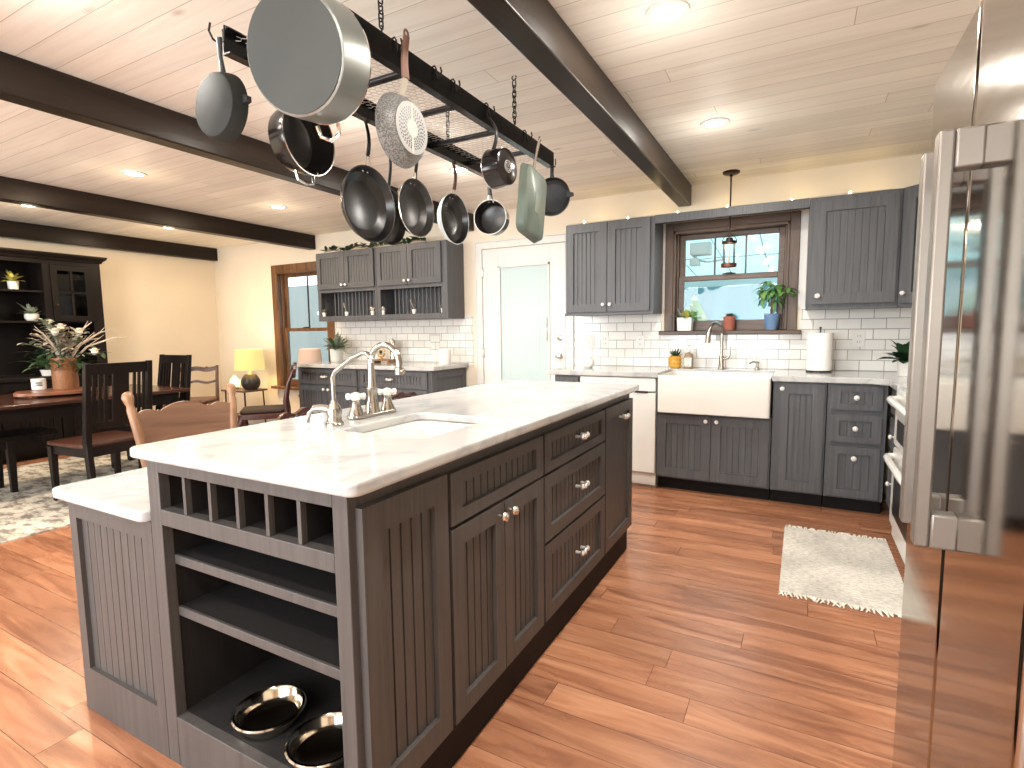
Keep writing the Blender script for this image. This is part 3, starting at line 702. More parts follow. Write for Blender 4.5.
MB().prism([(.558, 4.738), (.558, 4.44), (.85, 4.148), (1.155, 4.148), (1.155, 4.738)], 1.372, 2.15).build('carcass', 'paint', t, smooth=0)
DF = (V((.558, 4.44, 0)), V((1, -1, 0)).normalized(), V((-1, -1, 0)).normalized())
d = front(t, 'door', DF, .03, .385, 1.395, 2.135, st=.07); knob(d, DF, .06, 1.46)
# fairy lights on the cabinet tops
def fairy(name, lab, pts, nb):
    t = thing('string_lights', lab, 'string lights', pts[0], group='string lights on the cabinets')
    MB().tube(pts, .002, 5).build('wire', 'mesh_wire', t)
    L = len(pts) - 1
    for i in range(nb):
        f = (i + .5) / nb * L; k = int(f); p = V(pts[k]).lerp(V(pts[k + 1]), f - k)
        MB().ball(p + V((0, 0, .006)), .0055, 8).build('bulb', 'fairy', t)
fairy('s', 'warm string lights lying along the tops of the sink wall cabinets', [(-1.82, 4.43, 2.153), (-1.6, 4.425, 2.153), (-1.3, 4.45, 2.153), (-1.0, 4.43, 2.153), (-.7, 4.46, 2.153), (-.45, 4.43, 2.153), (-.1, 4.455, 2.153), (.13, 4.425, 2.153), (.5, 4.45, 2.153)], 6)
# pendant
px, py = -.52, 4.52
t = thing('pendant_lantern', 'small bronze cage lantern hanging before the sink window', 'pendant light', (px, py, 1.70))
MB().lathe([(.062, 0), (.062, -.012), (.05, -.02), (.012, -.024), (.012, -.035), (0, -.035)], Matrix.Translation((px, py, ZC)), 24).build('canopy', 'bronze', t)
MB().tube([(px, py, ZC - .02), (px, py, 2.158)], .006, 8).tube([(px, py, 2.132), (px, py, 1.985)], .006, 8).build('stem', 'bronze', t)
b = MB().tube(arc((px, py, 1.905), .052, 0, 180, X_, Z_, 12), .003, 6).tube(arc((px, py, 1.958), .015, 0, 360, X_, Z_, 12)[:-1], .003, 6, True)
for k in range(4):
    a = pi / 4 + k * pi / 2; b.tube([(px + .052 * cos(a), py + .052 * sin(a), 1.905), (px + .052 * cos(a), py + .052 * sin(a), 1.722)], .0035, 6)
b.lathe([(.056, 1.895), (.056, 1.910), (.050, 1.910), (.050, 1.895)], Matrix.Translation((px, py, 0)), 24, False).lathe([(.03, 1.905), (.024, 1.935), (.006, 1.94)], Matrix.Translation((px, py, 0)), 16)
b.build('cage', 'bronze', t)
MB().lathe([(.057, 1.715), (.058, 1.742), (.050, 1.742), (.046, 1.722), (0, 1.720)], Matrix.Translation((px, py, 0)), 24, False).build('bottom_ring', 'copper_ring', t)
MB().lathe([(.008, 1.722), (.008, 1.79), (.005, 1.80), (.004, 1.86)], Matrix.Translation((px, py, 0)), 10).build('candle', 'ivory', t)
# counter items
def pot(t, c, prof, m, n=24, name='pot'): return MB().lathe(prof, Matrix.Translation(c), n).build(name, m, t)
def tuft(t, c, n, ln, wd, m, spread=.8, bend=.3, r0=.015, name='foliage', zmin=.2):
    b = MB()
    for i in range(n):
        a = RND.uniform(0, 2 * pi); e = RND.uniform(0, spread)
        d = V((cos(a) * e, sin(a) * e, max(zmin, 1 - e * .75)))
        b.leaf(V(c) + V((cos(a), sin(a), 0)) * r0 * RND.random(), d, ln * RND.uniform(.65, 1.1), wd * RND.uniform(.7, 1.15), bend * RND.uniform(.4, 1.3))
    return b.build(name, m, t, smooth=60)
Y2 = 4.58
t = thing('potted_plant', 'small spiky green plant in a round mustard pot beside the farmhouse sink', 'plant', (-.925, Y2, .915))
pot(t, (-.925, Y2, .915), [(.036, 0), (.048, .02), (.052, .06), (.047, .098), (.050, .104), (.044, .104), (.040, .085), (0, .085)], 'yellow_pot')
b = MB()
for k in range(16):
    a = k * pi / 8
    for z in (.935, .965, .995): b.ball((-.925 + .052 * cos(a), Y2 + .052 * sin(a), z), .006, 6)
b.build('relief_pattern', 'yellow_pot', t)
tuft(t, (-.925, Y2, 1.0), 46, .085, .012, 'leaf_dark', .6, .2, .025)
t = thing('soap_bottle', 'clear amber soap bottle with a white pump and paper label', 'bottle', (-.815, Y2, .915))
pot(t, (-.815, Y2, .915), [(.036, 0), (.038, .01), (.038, .10), (.030, .122), (.014, .13), (.014, .14)], 'amber', name='bottle_body')
lb = MB().box(-.842, -.788, Y2 - .0395, Y2 - .036, .935, 1.005).build('label_sheet', 'label', t)
b = MB()
for i, (w, z) in enumerate(((.030, .994), (.036, .984), (.014, .972), (.034, .960), (.026, .950), (.032, .942))): b.box(-.815 - w / 2, -.815 + w / 2, Y2 - .0402, Y2 - .0394, z, z + (.005 if i < 2 else .003))
b.build('label_print', 'ink', lb, smooth=0)
MB().lathe([(.016, .14), (.016, .155), (.006, .157), (.006, .185), (.012, .187), (.012, .196), (0, .197)], Matrix.Translation((-.815, Y2, .915)), 14).tube([(-.815, Y2, 1.105), (-.815, Y2 - .03, 1.105), (-.815, Y2 - .038, 1.098)], .005, 8).build('pump', 'porcelain', t)
t = thing('tea_jar', 'small rounded cream ceramic jar on the counter near the door', 'jar', (-2.0 + .29, 4.42, .915))
c = (-1.63, 4.42, .915); t.location = c
pot(t, c, [(.030, 0), (.052, .02), (.056, .045), (.046, .075), (.030, .088), (.030, .092), (.024, .092), (0, .08)], 'ceramic', name='jar_body')
b = MB()
for sg in (-1, 1): b.tube(arc((c[0] + sg * .043, c[1], c[2] + .072), .012, 0, 350, X_, Z_, 10), .0035, 6)
b.build('ear_loop', 'ceramic', t)
t = thing('paper_towel_roll', 'white paper towel roll on a stand beside the sink', 'paper towels', (.118, 4.56, .915))
c = (.118, 4.54, .915); t.location = c
pot(t, c, [(.085, 0), (.085, .008), (.02, .012), (0, .012)], 'dark_plastic', name='stand')
MB().lathe([(.082, .013), (.083, .285), (.02, .286), (.02, .28), (0, .28)], Matrix.Translation(c), 32).build('roll', 'paper', t)
MB().tube([(c[0], c[1], 1.19), (c[0], c[1], 1.232)], .005, 8).ball((c[0], c[1], 1.236), .009, 8).build('post', 'dark_plastic', t)
t = thing('potted_plant', 'dark leafy plant in a white pot in the counter corner by the stove', 'plant', (.70, 4.30, .915))
c = (.62, 4.34, .915); t.location = c
pot(t, c, [(.05, 0), (.06, .10), (.056, .10), (.05, .09), (0, .085)], 'ceramic')
tuft(t, (c[0], c[1], 1.01), 40, .15, .085, 'leaf_dark', 1.15, .45, .03)
# outlets
def plate(x, z, w, lab, slots, yy=YB - .010):
    t = thing('wall_plate', lab, 'wall plate', (x, yy, z), group='outlets and switch plates')
    MB().box(x - w / 2, x + w / 2, yy - .005, yy, z - .058, z + .058).build('cover', 'white_door', t, bevel=.003)
    for k, (dx, kind) in enumerate(slots):
        if kind == 'o':
            for dz in (-.022, .022):
                s_ = MB().box(x + dx - .017, x + dx + .017, yy - .0075, yy - .0045, z + dz - .015, z + dz + .015).build('socket', 'white_door', t, bevel=.003)
                MB().box(x + dx - .009, x + dx - .006, yy - .0082, yy - .0074, z + dz - .004, z + dz + .008).box(x + dx + .006, x + dx + .009, yy - .0082, yy - .0074, z + dz - .004, z + dz + .008).build('slot', 'ink', s_)
        else: MB().box(x + dx - .016, x + dx + .016, yy - .008, yy - .0045, z - .032, z + .032).build('rocker', 'white_door', t, bevel=.003)
plate(-1.765, 1.135, .165, 'three-gang white switch plate on the tile nearest the door', [(-.046, 's'), (0, 's'), (.046, 's')])
plate(-1.588, 1.135, .078, 'white outlet plate on the tile right of the switch plate', [(0, 'o')])
plate(-1.262, 1.130, .078, 'white outlet plate on the tile below the cabinet edge by the window', [(0, 'o')])
plate(.372, 1.150, .078, 'white outlet plate on the tile between paper towels and stove corner', [(0, 'o')])
# window sill items
SY = YB - .045
t = thing('succulent_planter', 'square white planter of yellow green succulents on the window sill', 'plant', (-.872, SY, 1.225))
c = (-.872, SY, 1.2255); t.location = c
MB().loft([rl(c[0] - .055, c[0] + .055, c[1] - .05, c[1] + .05, .006, c[2]), rl(c[0] - .060, c[0] + .060, c[1] - .055, c[1] + .055, .006, c[2] + .11), rl(c[0] - .050, c[0] + .050, c[1] - .045, c[1] + .045, .006, c[2] + .11), rl(c[0] - .050, c[0] + .050, c[1] - .045, c[1] + .045, .006, c[2] + .095)]).build('pot', 'ceramic', t, bevel=.002)
tuft(t, (c[0] + .015, c[1], c[2] + .09), 26, .09, .035, 'leaf_yellow', 1.0, .3, .03)
tuft(t, (c[0] - .02, c[1], c[2] + .09), 22, .10, .03, 'leaf_grey', 1.2, .3, .03, 'trailing_leaves', .1)
t = thing('potted_plant', 'tiny succulent in a terracotta jar at the middle of the window sill', 'plant', (-.525, SY, 1.2255))
c = (-.525, SY, 1.2255)
pot(t, c, [(.036, 0), (.042, .01), (.044, .09), (.048, .095), (.048, .112), (.040, .112), (.038, .095), (0, .09)], 'terracotta')
tuft(t, (c[0], c[1], c[2] + .09), 16, .06, .028, 'leaf_dark', .9, .2, .02)
t = thing('money_tree', 'leafy money tree in a blue pot at the end of the window sill', 'plant', (-.215, SY, 1.2255))
c = (-.215, SY - .01, 1.2255); t.location = c
pot(t, c, [(.040, 0), (.044, .004), (.058, .125), (.056, .125), (.052, .118), (0, .115)], 'blue_pot')
b = MB()
for k in range(3):
    b.tube([(c[0] + .008 * cos(k * 2.1 + i * .9), c[1] + .008 * sin(k * 2.1 + i * .9), c[2] + .11 + i * .025) for i in range(7)], .006, 6)
b.build('stem', 'bark', t)
b = MB()
for k in range(13):
    a = k * 2.4; hd = V((cos(a), sin(a) * .45 - .15, 0)); h = .20 + .018 * k
    top = V((c[0], c[1], c[2] + min(h, .26))); q = top + hd * (.03 + .085 * (k % 3) / 2) + V((0, 0, .03 + .010 * (k % 5) + (.05 if k > 8 else 0)))
    if q.y > SY - .01: q.y = SY - .01
    b.tube([top, q], .0025, 5)
    for j in range(5):
        w = j * 2 * pi / 5 + k; d = V((cos(w) * .8, sin(w) * .45, -.55 if j % 2 else -.05)) + hd * .4
        b.leaf(q, d, .085, .034, .45)
b.build('foliage', 'leaf', t, smooth=60)

# ------------------------------------------------------------------ range
t = thing('range', 'white double oven range on the side wall beyond the refrigerator', 'stove', (.82, 3.29, 0))
ry0, ry1, rx = 2.905, 3.668, .515
MB().box(rx, 1.14, ry0, ry1, .04, .905).build('body', 'white_gloss', t, bevel=.004)
MB().box(rx - .012, 1.14, ry0, ry1, .905, .918).build('cooktop', 'white_gloss', t, bevel=.004)
b = MB()
for (x, y, r) in ((.66, 3.10, .09), (.66, 3.47, .075), (.95, 3.10, .075), (.95, 3.47, .09)):
    for q in (1., .7, .4): b.tube(arc((x, y, .925), r * q, 0, 345, X_, Y_, 20), .005, 6)
b.build('burner', 'dark_plastic', t)
MB().box(1.06, 1.14, ry0, ry1, .918, 1.08).build('backguard', 'white_gloss', t, bevel=.008)
for z0, z1, g0, g1, hz in ((.575, .885, .62, .735, .838), (.125, .562, .20, .42, .512)):
    d = MB().box(rx - .035, rx - .001, ry0 + .004, ry1 - .004, z0, z1).build('oven_door', 'white_gloss', t, bevel=.008)
    MB().box(rx - .037, rx - .034, ry0 + .10, ry1 - .10, g0, g1).build('glass', 'dark_plastic', d, bevel=.001)
    pts = [(rx - .034, ry0 + .03, hz), (rx - .062, ry0 + .04, hz), (rx - .072, ry0 + .08, hz)] + [(rx - .075, ry0 + .09 + (ry1 - ry0 - .18) * k / 6, hz) for k in range(1, 6)] + [(rx - .072, ry1 - .08, hz), (rx - .062, ry1 - .04, hz), (rx - .034, ry1 - .03, hz)]
    MB().tube(pts, .017, 10).build('handle', 'white_gloss', d)
MB().box(rx - .02, rx - .001, ry0 + .004, ry1 - .004, .045, .115).build('bottom_drawer', 'white_gloss', t, bevel=.006)
# ------------------------------------------------------------------ refrigerator
t = thing('refrigerator', 'stainless side-by-side refrigerator with tall square handles', 'refrigerator', (.62, 1.18, 0))
fy0, fy1, fg, fx0 = .80, 1.56, 1.193, .24
MB().box(fx0 + .075, .98, fy0 + .006, fy1 - .006, .02, 1.765).build('body', 'fridge_side', t, bevel=.006)
for a0, a1 in ((fy0, fg - .003), (fg + .003, fy1)):
    d = MB().box(fx0, fx0 + .068, a0, a1, .10, 1.78).build('door', 'fridge', t, bevel=.010, seg=3)
    hy = fg - .062 if a0 == fy0 else fg + .062
    b = MB().box(.182, .204, hy - .017, hy + .017, .862, 1.552).box(.2042, fx0 + .002, hy - .017, hy + .017, .862, .922).box(.2042, fx0 + .002, hy - .017, hy + .017, 1.49, 1.552)
    b.build('handle', 'handle_steel', d, bevel=.004)
MB().box(fx0 + .04, .96, fy0 + .02, fy1 - .02, 0, .095).build('base_grille', 'dark_plastic', t)
for y in (fy0 + .03, fy1 - .07): MB().box(fx0 + .02, fx0 + .13, y, y + .04, 1.766, 1.795).build('hinge_cover', 'dark_plastic', t, bevel=.006)
# ------------------------------------------------------------------ kitchen rug
t = thing('rug', 'cream woven cotton rug with fringed ends on the floor before the stove', 'rug', (.22, 3.18, 0))
b = MB(); nx, ny = 14, 18
rx0, rx1, ry0_, ry1_ = -.052, .475, 2.72, 3.66
vs = [(rx0 + (rx1 - rx0) * i / nx, ry0_ + (ry1_ - ry0_) * j / ny, .004 + .004 * (.5 + .5 * sin(i * 1.7 + j * .8) * sin(j * 1.3))) for j in range(ny + 1) for i in range(nx + 1)]
k = len(vs); vs2 = [(x, y, .0005) for x, y, z in vs]
fs = []
for j in range(ny):
    for i in range(nx):
        a = j * (nx + 1) + i; fs += [(a, a + 1, a + nx + 2, a + nx + 1), (k + a, k + a + nx + 1, k + a + nx + 2, k + a + 1)]
ring_ = [i for i in range(nx + 1)] + [j * (nx + 1) + nx for j in range(1, ny + 1)] + [ny * (nx + 1) + i for i in range(nx - 1, -1, -1)] + [j * (nx + 1) for j in range(ny - 1, 0, -1)]
for i in range(len(ring_)):
    a, c_ = ring_[i], ring_[(i + 1) % len(ring_)]; fs.append((a, k + a, k + c_, c_))
b.add(vs + vs2, fs); b.build('woven_body', 'rug', t)
for yy, sg in ((ry0_, -1), (ry1_, 1)):
    b = MB()
    for i in range(46):
        x = rx0 + (rx1 - rx0) * (i + .5) / 46; a = RND.uniform(-.7, .7); L = RND.uniform(.025, .045)
        b.tube([(x, yy - sg * .004, .006), (x + sin(a) * L * .5, yy + sg * L * .5 * cos(a), .008), (x + sin(a) * L + RND.uniform(-.01, .01), yy + sg * L * cos(a), .004)], [.0042, .0042, .003], 5)
    b.build('fringe', 'fringe', t)
# ------------------------------------------------------------------ buffet wall (between the door and the dining window)
BX0, BXM, BX1 = -4.95, -4.035, -3.115
def buffet_base(x0, x1, lab, end):
    t = thing('buffet_cabinet', lab, 'cabinet', ((x0 + x1) / 2, 4.43, 0), group='buffet cabinets under the plate racks')
    MB().box(x0, x1, 4.13, 4.738, .10, .868).build('carcass', 'paint', t, smooth=0)
    MB().box(x0, x1 - (.06 if end else 0), 4.20, 4.70, 0, .10).build('toe_kick', 'toe', t, smooth=0)
    d = front(t, 'drawer', BF, x0 + .02, x1 - .02, .690, .852, st=.055, rail=.04); bowpull(d, BF, (x0 + x1) / 2 - .02, .775, 'ceramic', w=.05)
    xm = (x0 + x1) / 2
    for a0, a1, ku in ((x0 + .02, xm - .004, xm - .035), (xm + .004, x1 - .02, xm + .035)):
        d = front(t, 'door', BF, a0, a1, .115, .675, st=.062); knob(d, BF, ku, .635)
    if end: front(t, 'end_panel', (V((x1, 0, 0)), Y_, X_), 4.135, 4.73, .10, .862, st=.07, rail=.07, bead=False)
buffet_base(BX0, BXM - .002, 'charcoal buffet base cabinet nearest the dining window', False)
buffet_base(BXM + .002, BX1 - .012, 'charcoal buffet base cabinet nearest the white door', True)
tag(MB().prism([(-4.97, 4.738), (-4.97, 4.085), (-3.135, 4.085), (-3.075, 4.13), (-3.075, 4.738)], .869, .909).build('countertop', 'quartz', origin=(-4, 4.4, .869), bevel=.005), 'white quartz countertop on the buffet cabinets beside the white door', 'countertop')
for x0, x1, lab, end in ((BX0 + .02, BXM - .004, 'charcoal wall cabinet with plate rack nearest the dining window', False), (BXM, BX1, 'charcoal wall cabinet with plate rack nearest the white door', True)):
    t = thing('plate_rack_cabinet', lab, 'cabinet', ((x0 + x1) / 2, 4.59, 1.375), group='plate rack cabinets')
    zs = 1.715
    b = MB().box(x0, x0 + .018, 4.46, 4.738, 1.375, 2.145).box(x1 - .018, x1, 4.46, 4.738, 1.375, 2.145).box(x0 + .018, x1 - .018, 4.46, 4.738, 2.12, 2.145)
    b.box(x0 + .018, x1 - .018, 4.725, 4.738, 1.375, 2.12).box(x0 + .018, x1 - .018, 4.46, 4.725, zs, zs + .02).box(x0 + .018, x1 - .018, 4.46, 4.725, 1.375, 1.432)
    b.build('carcass', 'paint', t, smooth=0)
    sx = .045; e = .075 if end else .03
    b = MB().box(x0, x0 + sx, 4.44, 4.46, 1.375, 2.145).box(x1 - e, x1, 4.44, 4.46, 1.375, 2.145).box(x0 + sx, x1 - e, 4.44, 4.46, 1.375, 1.432).box(x0 + sx, x1 - e, 4.44, 4.46, zs - .02, zs + .03).box(x0 + sx, x1 - e, 4.44, 4.46, 2.115, 2.145)
    b.build('face_frame', 'paint', t, bevel=.002)
    F2 = (V((0, 4.438, 0)), X_, -Y_)
    xm = (x0 + x1 - e + .03) / 2
    for a0, a1, ku in ((x0 + .02, xm - .003, xm - .03), (xm + .003, x1 - e + .012, xm + .03)):
        d = front(t, 'door', F2, a0, a1, 1.735, 2.135, st=.058, pitch=.038, gap=.004); knob(d, F2, ku, 1.772)
    n = 13; q0 = x0 + .15; q1 = x1 - e - .01
    for k in range(n):
        x = q0 + (q1 - q0) * (k + .5) / n
        MB().lathe([(.0085, 1.432), (.0085, zs)], Matrix.Translation((x, 4.53, 0)), 10).build('dowel', 'paint', t)
# tiny planters standing on the rack ledges
PL = [(-4.875, 'leaf_grey', 1, 'tiny white pot with a small sprig at the window end of the plate racks'), (-4.52, 'twig', 2, 'tiny white pot with one tall stem, middle of the plate rack nearer the window'),
      (-4.135, 'leaf_grey', 3, 'tiny white pot with a bushy sprig at the inner end of the window-side plate rack'), (-3.985, 'leaf_grey', 3, 'tiny white pot with a white bloom at the inner end of the door-side plate rack'),
      (-3.565, 'twig', 2, 'tiny white pot with one tall stem, middle of the plate rack nearer the door'), (-3.20, 'leaf_grey', 1, 'tiny white pot with a small sprig at the door end of the plate racks')]
for x, lm, kind, lab in PL:
    c = (x, 4.472, 1.4325)
    t = thing('tiny_planter', lab, 'plant', c, group='tiny pots on the plate racks')
    pot(t, c, [(.018, 0), (.024, .045), (.021, .045), (0, .04)], 'porcelain', n=14)
    b = MB()
    if kind == 2:
        b.tube([(c[0], c[1], c[2] + .04), (c[0] - .02, c[1] - .004, c[2] + .09), (c[0] - .045, c[1] - .006, c[2] + .14)], .0025, 5)
        for i in range(7): b.leaf((c[0] - .014 - .005 * i, c[1] - .003, c[2] + .075 + .011 * i), (RND.uniform(-1, 1), -.4, .8), .026, .010, .1)
    else:
        for i in range(12): b.leaf((c[0], c[1], c[2] + .04), (RND.uniform(-1, 1), RND.uniform(-.8, .4), RND.uniform(.5, 1.6)), .05, .02, .3)
        for i in range(3): b.ball((c[0] + RND.uniform(-.015, .015), c[1] - .01, c[2] + .068 + RND.uniform(0, .02)), .010 if kind == 3 else .006, 8)
    b.build('sprig', lm if kind != 3 else 'flower', t, smooth=60)
# ivy garland
b = MB(); v = MB()
pts = [V((-4.86 + i * .085, 4.50 + .03 * sin(i * 1.9), 2.165 + .014 * sin(i * 1.3))) for i in range(18)]
t = thing('ivy_garland', 'green ivy garland draped along the tops of the plate rack cabinets', 'garland', (-4.1, 4.5, 2.15))
v.tube(pts, .004, 6).build('vine', 'bark', t)
for i in range(150):
    f = RND.random() * 16.99; k = int(f); p = pts[k].lerp(pts[k + 1], f - k); a = RND.uniform(0, 2 * pi)
    b.leaf(p + V((0, 0, .004)), (cos(a), sin(a) * .7 - .2, RND.uniform(.2, 1.6)), RND.uniform(.05, .085), RND.uniform(.034, .05), .3)
b.build('foliage', 'leaf_dark', t, smooth=60)
# buffet counter items
c = (-4.74, 4.50, .9095)
t = thing('potted_plant', 'leafy plant in a tall white pot on the buffet counter by the window', 'plant', c)
pot(t, c, [(.058, 0), (.066, .01), (.072, .15), (.066, .15), (.060, .135), (0, .13)], 'ceramic')
tuft(t, (c[0], c[1], c[2] + .14), 34, .20, .062, 'leaf_grey', .9, .45, .04)
tuft(t, (c[0], c[1], c[2] + .16), 16, .15, .05, 'leaf_dark', .9, .4, .05, 'dark_foliage')
c = (-4.03, 4.53, .9095)
t = thing('wood_tray', 'low wooden riser tray on the buffet counter behind the faucet', 'tray', c)
MB().box(c[0] - .17, c[0] + .12, c[1] - .09, c[1] + .09, c[2] + .022, c[2] + .04).build('top_board', 'oak', t, bevel=.004)
for dx in (-.15, .10): MB().box(c[0] + dx - .012, c[0] + dx + .012, c[1] - .08, c[1] + .08, c[2], c[2] + .022).build('foot', 'oak', t)
zt = c[2] + .0405
t = thing('brass_ornament', 'round gold ring ornament standing on the wooden tray', 'ornament', (c[0] - .035, c[1] - .03, zt))
cc = V((c[0] - .035, c[1] - .03, zt + .075))
MB().tube(arc(cc, .052, 0, 350, X_, Z_, 24), .010, 8).tube(arc(cc, .024, 40, 330, X_, Z_, 16), .008, 8).lathe([(.03, -.075), (.026, -.068), (.007, -.062), (.007, -.045)], Matrix.Translation(cc), 14).build('ring_body', mat('old_gold', (.42, .30, .10), .35, .8), t)
MB().lathe([(.021, -.003), (.021, .003)], axis_m(cc, (0, -1, 0)), 16).build('inner_disc', 'dark_plastic', t)
t = thing('wood_block_sign', 'small white framed block leaning at the back of the wooden tray', 'sign', (c[0] - .03, c[1] + .065, zt))
MB().box(c[0] - .12, c[0] + .03, c[1] + .055, c[1] + .075, zt, zt + .20).build('board', 'ceramic', t, bevel=.003)
b = MB()
for a in ((-.12, -.112, 0, .20), (.022, .03, 0, .20), (-.12, .03, 0, .008), (-.12, .03, .192, .20)): b.box(c[0] + a[0], c[0] + a[1], c[1] + .050, c[1] + .0555, zt + a[2], zt + a[3])
b.build('frame', 'white_trim', t)
t = thing('glass_canister', 'tall steel canister at the door end of the wooden tray', 'canister', (c[0] + .085, c[1] + .03, zt))
pot(t, (c[0] + .085, c[1] + .03, zt), [(.035, 0), (.036, .19), (.032, .195), (.030, .21), (.012, .215), (.010, .23), (0, .232)], 'steel', name='canister_body')
c = (-3.21, 4.50, .9095)
t = thing('white_canister', 'plain white ceramic crock on the buffet counter beside the door', 'crock', c)
pot(t, c, [(.062, 0), (.066, .008), (.064, .15), (.060, .155), (.056, .15), (.054, .03), (0, .02)], 'ceramic', name='crock_body')
plate(-4.13, 1.135, .10, 'white outlet plate on the buffet tile behind the wooden tray', [(0, 'o')])
tag(MB().box(-3.56, -3.44, YB - .017, YB - .010, 1.045, 1.215).build('cover_plate', 'tile', origin=(-3.5, YB - .01, 1.13), bevel=.003), 'blank tile-coloured cover plate on the buffet backsplash', 'wall plate', 'outlets and switch plates')

# ------------------------------------------------------------------ dining room
t = thing('area_rug', 'large faded grey and cream rug under the dining table', 'rug', (-5.45, 1.6, 0))
MB().box(-6.55, -4.20, -.6, 3.28, .0005, .008).build('rug_pile', 'rug_big', t)
for y in (-.6, 3.28):
    b = MB()
    for i in range(110):
        x = -6.54 + 2.33 * i / 109; s_ = 1 if y > 0 else -1
        b.tube([(x, y - s_ * .004, .005), (x + RND.uniform(-.012, .012), y + s_ * .035, .003)], .003, 4)
    b.build('fringe', 'fringe', t)
TX0, TX1, TY0, TY1 = -5.95, -4.955, .75, 2.93
RZ = .0085
t = thing('dining_table', 'long dark mahogany dining table with a reddish top', 'table', ((TX0 + TX1) / 2, (TY0 + TY1) / 2, RZ))
MB().prism(rrect(TX0, TX1, TY0, TY1, .03), .722, .752).build('tabletop', 'table_wood', t, bevel=.006)
MB().box(TX0 + .07, TX1 - .07, TY0 + .08, TY0 + .105, .62, .721).box(TX0 + .07, TX1 - .07, TY1 - .105, TY1 - .08, .62, .721).box(TX0 + .07, TX0 + .095, TY0 + .105, TY1 - .105, .62, .721).box(TX1 - .095, TX1 - .07, TY0 + .105, TY1 - .105, .62, .721).build('apron', 'black_wood', t)
for x in (TX0 + .11, TX1 - .11):
    for y in (TY0 + .12, TY1 - .12): MB().tbox((x, y, RZ), (.055, .055), (x, y, .721), (.085, .085)).build('leg', 'black_wood', t, bevel=.004)

def slat_chair(lab, loc, rz):
    t = thing('dining_chair', lab, 'chair', loc, rz, 'black slat-back dining chairs')
    H = 1.04                       # faces -Y in its own frame: front legs at -y
    for sx in (-1, 1):
        x = sx * .215
        MB().tbox((x, .235, 0), (.036, .04), (x, .20, .46), (.04, .05)).tbox((x, .20, .46), (.04, .05), (x, .275, H), (.036, .034)).build('back_post', 'black_wood', t, local=True, bevel=.003)
        MB().tbox((x * 1.02, -.235, 0), (.032, .032), (x * 1.02, -.235, .42), (.048, .048)).build('front_leg', 'black_wood', t, local=True, bevel=.003)
        MB().box(x - .012, x + .012, -.215, .19, .36, .425).build('side_rail', 'black_wood', t, local=True)
    MB().box(-.20, .20, -.250, -.220, .36, .425).build('seat_rail', 'black_wood', t, local=True)
    MB().box(-.20, .20, .185, .21, .36, .425).build('seat_rail', 'black_wood', t, local=True)
    n = 8; loops = []
    L = [(x, y) for x, y in rrect(-.245, .245, -.27, .19, .03)]
    MB().prism(L, .426, .455).build('seat', 'seat_wood', t, local=True, bevel=.008)
    yb = lambda z: .20 + .075 * (z - .46) / (H - .46)
    def bar(z0, z1, x0, x1, th=.018, curve=.018):
        b = MB(); k = 8; lo = []
        for i in range(k + 1):
            x = x0 + (x1 - x0) * i / k; c = curve * (1 - (2 * (x - 0) / .40) ** 2)
            lo.append([(x, yb(z0) + c - th / 2, z0), (x, yb(z0) + c + th / 2, z0), (x, yb(z1) + c + th / 2, z1), (x, yb(z1) + c - th / 2, z1)])
        return b.loft(lo)
    bar(.955, 1.035, -.197, .197).build('top_rail', 'black_wood', t, local=True, bevel=.003)
    bar(.56, .61, -.197, .197).build('bottom_rail', 'black_wood', t, local=True, bevel=.003)
    for x0, x1 in ((-.055, .055),): bar(.605, .96, x0, x1).build('splat', 'black_wood', t, local=True)
    for x in (-.172, -.136, -.100, .100, .136, .172): bar(.605, .96, x - .0085, x + .0085).build('slat', 'black_wood', t, local=True)
    return t
slat_chair('black slat-back dining chair with reddish seat on the island side of the table', (-4.69, 2.07, RZ), radians(-85))
slat_chair('black slat-back dining chair at the far end of the dining table', (-5.42, 2.80, RZ), radians(2))

t = thing('bench', 'dark wooden bench tucked under the hutch side of the dining table', 'bench', (-5.62, 1.25, RZ))
MB().box(-5.80, -5.43, .55, 2.08, .43, .468).build('seat', 'black_wood', t, bevel=.006)
MB().box(-5.76, -5.74, .66, 1.96, .36, .43).box(-5.49, -5.47, .66, 1.96, .36, .43).build('apron', 'black_wood', t)
for x in (-5.745, -5.485):
    for y in (.64, 1.78): MB().tbox((x, y, RZ), (.038, .038), (x, y, .43), (.055, .055)).build('leg', 'black_wood', t, bevel=.003)
# centrepiece
c = V((-5.48, 2.10, .7525))
t = thing('serving_board', 'reddish live edge wooden serving board lying on the dining table', 'tray', c)
poly = [(c.x + (.23 + .018 * sin(3 * a + 1) + .012 * sin(7 * a)) * cos(a), c.y + (.27 + .02 * sin(4 * a)) * sin(a)) for a in [2 * pi * i / 40 for i in range(40)]]
MB().prism(poly, c.z + .016, c.z + .042).build('slab', 'board', t, bevel=.004)
for y in (-.18, .18): MB().box(c.x - .12, c.x + .12, c.y + y - .02, c.y + y + .02, c.z, c.z + .016).build('foot', 'board', t)
zb = c.z + .0425
c = V((-5.50, 2.19, zb))
t = thing('flower_vase', 'woven copper cylinder vase of dried flowers and twigs on the dining table', 'vase', c)
MB().lathe([(.086, 0), (.088, .006), (.088, .265), (.082, .265), (.080, .02), (0, .015)], Matrix.Translation(c), 28).build('cylinder', 'copper', t)
b = MB()
for i in range(10):
    z = .165 + .0088 * i
    b.tube([c + V((.0895 * cos(a), .0895 * sin(a), z + .004 * sin(12 * a + pi * i))) for a in [2 * pi * k / 48 for k in range(48)]], .0032, 4, True)
b.build('weave_band', 'copper', t)
top = c + V((0, 0, .265))
b = MB()
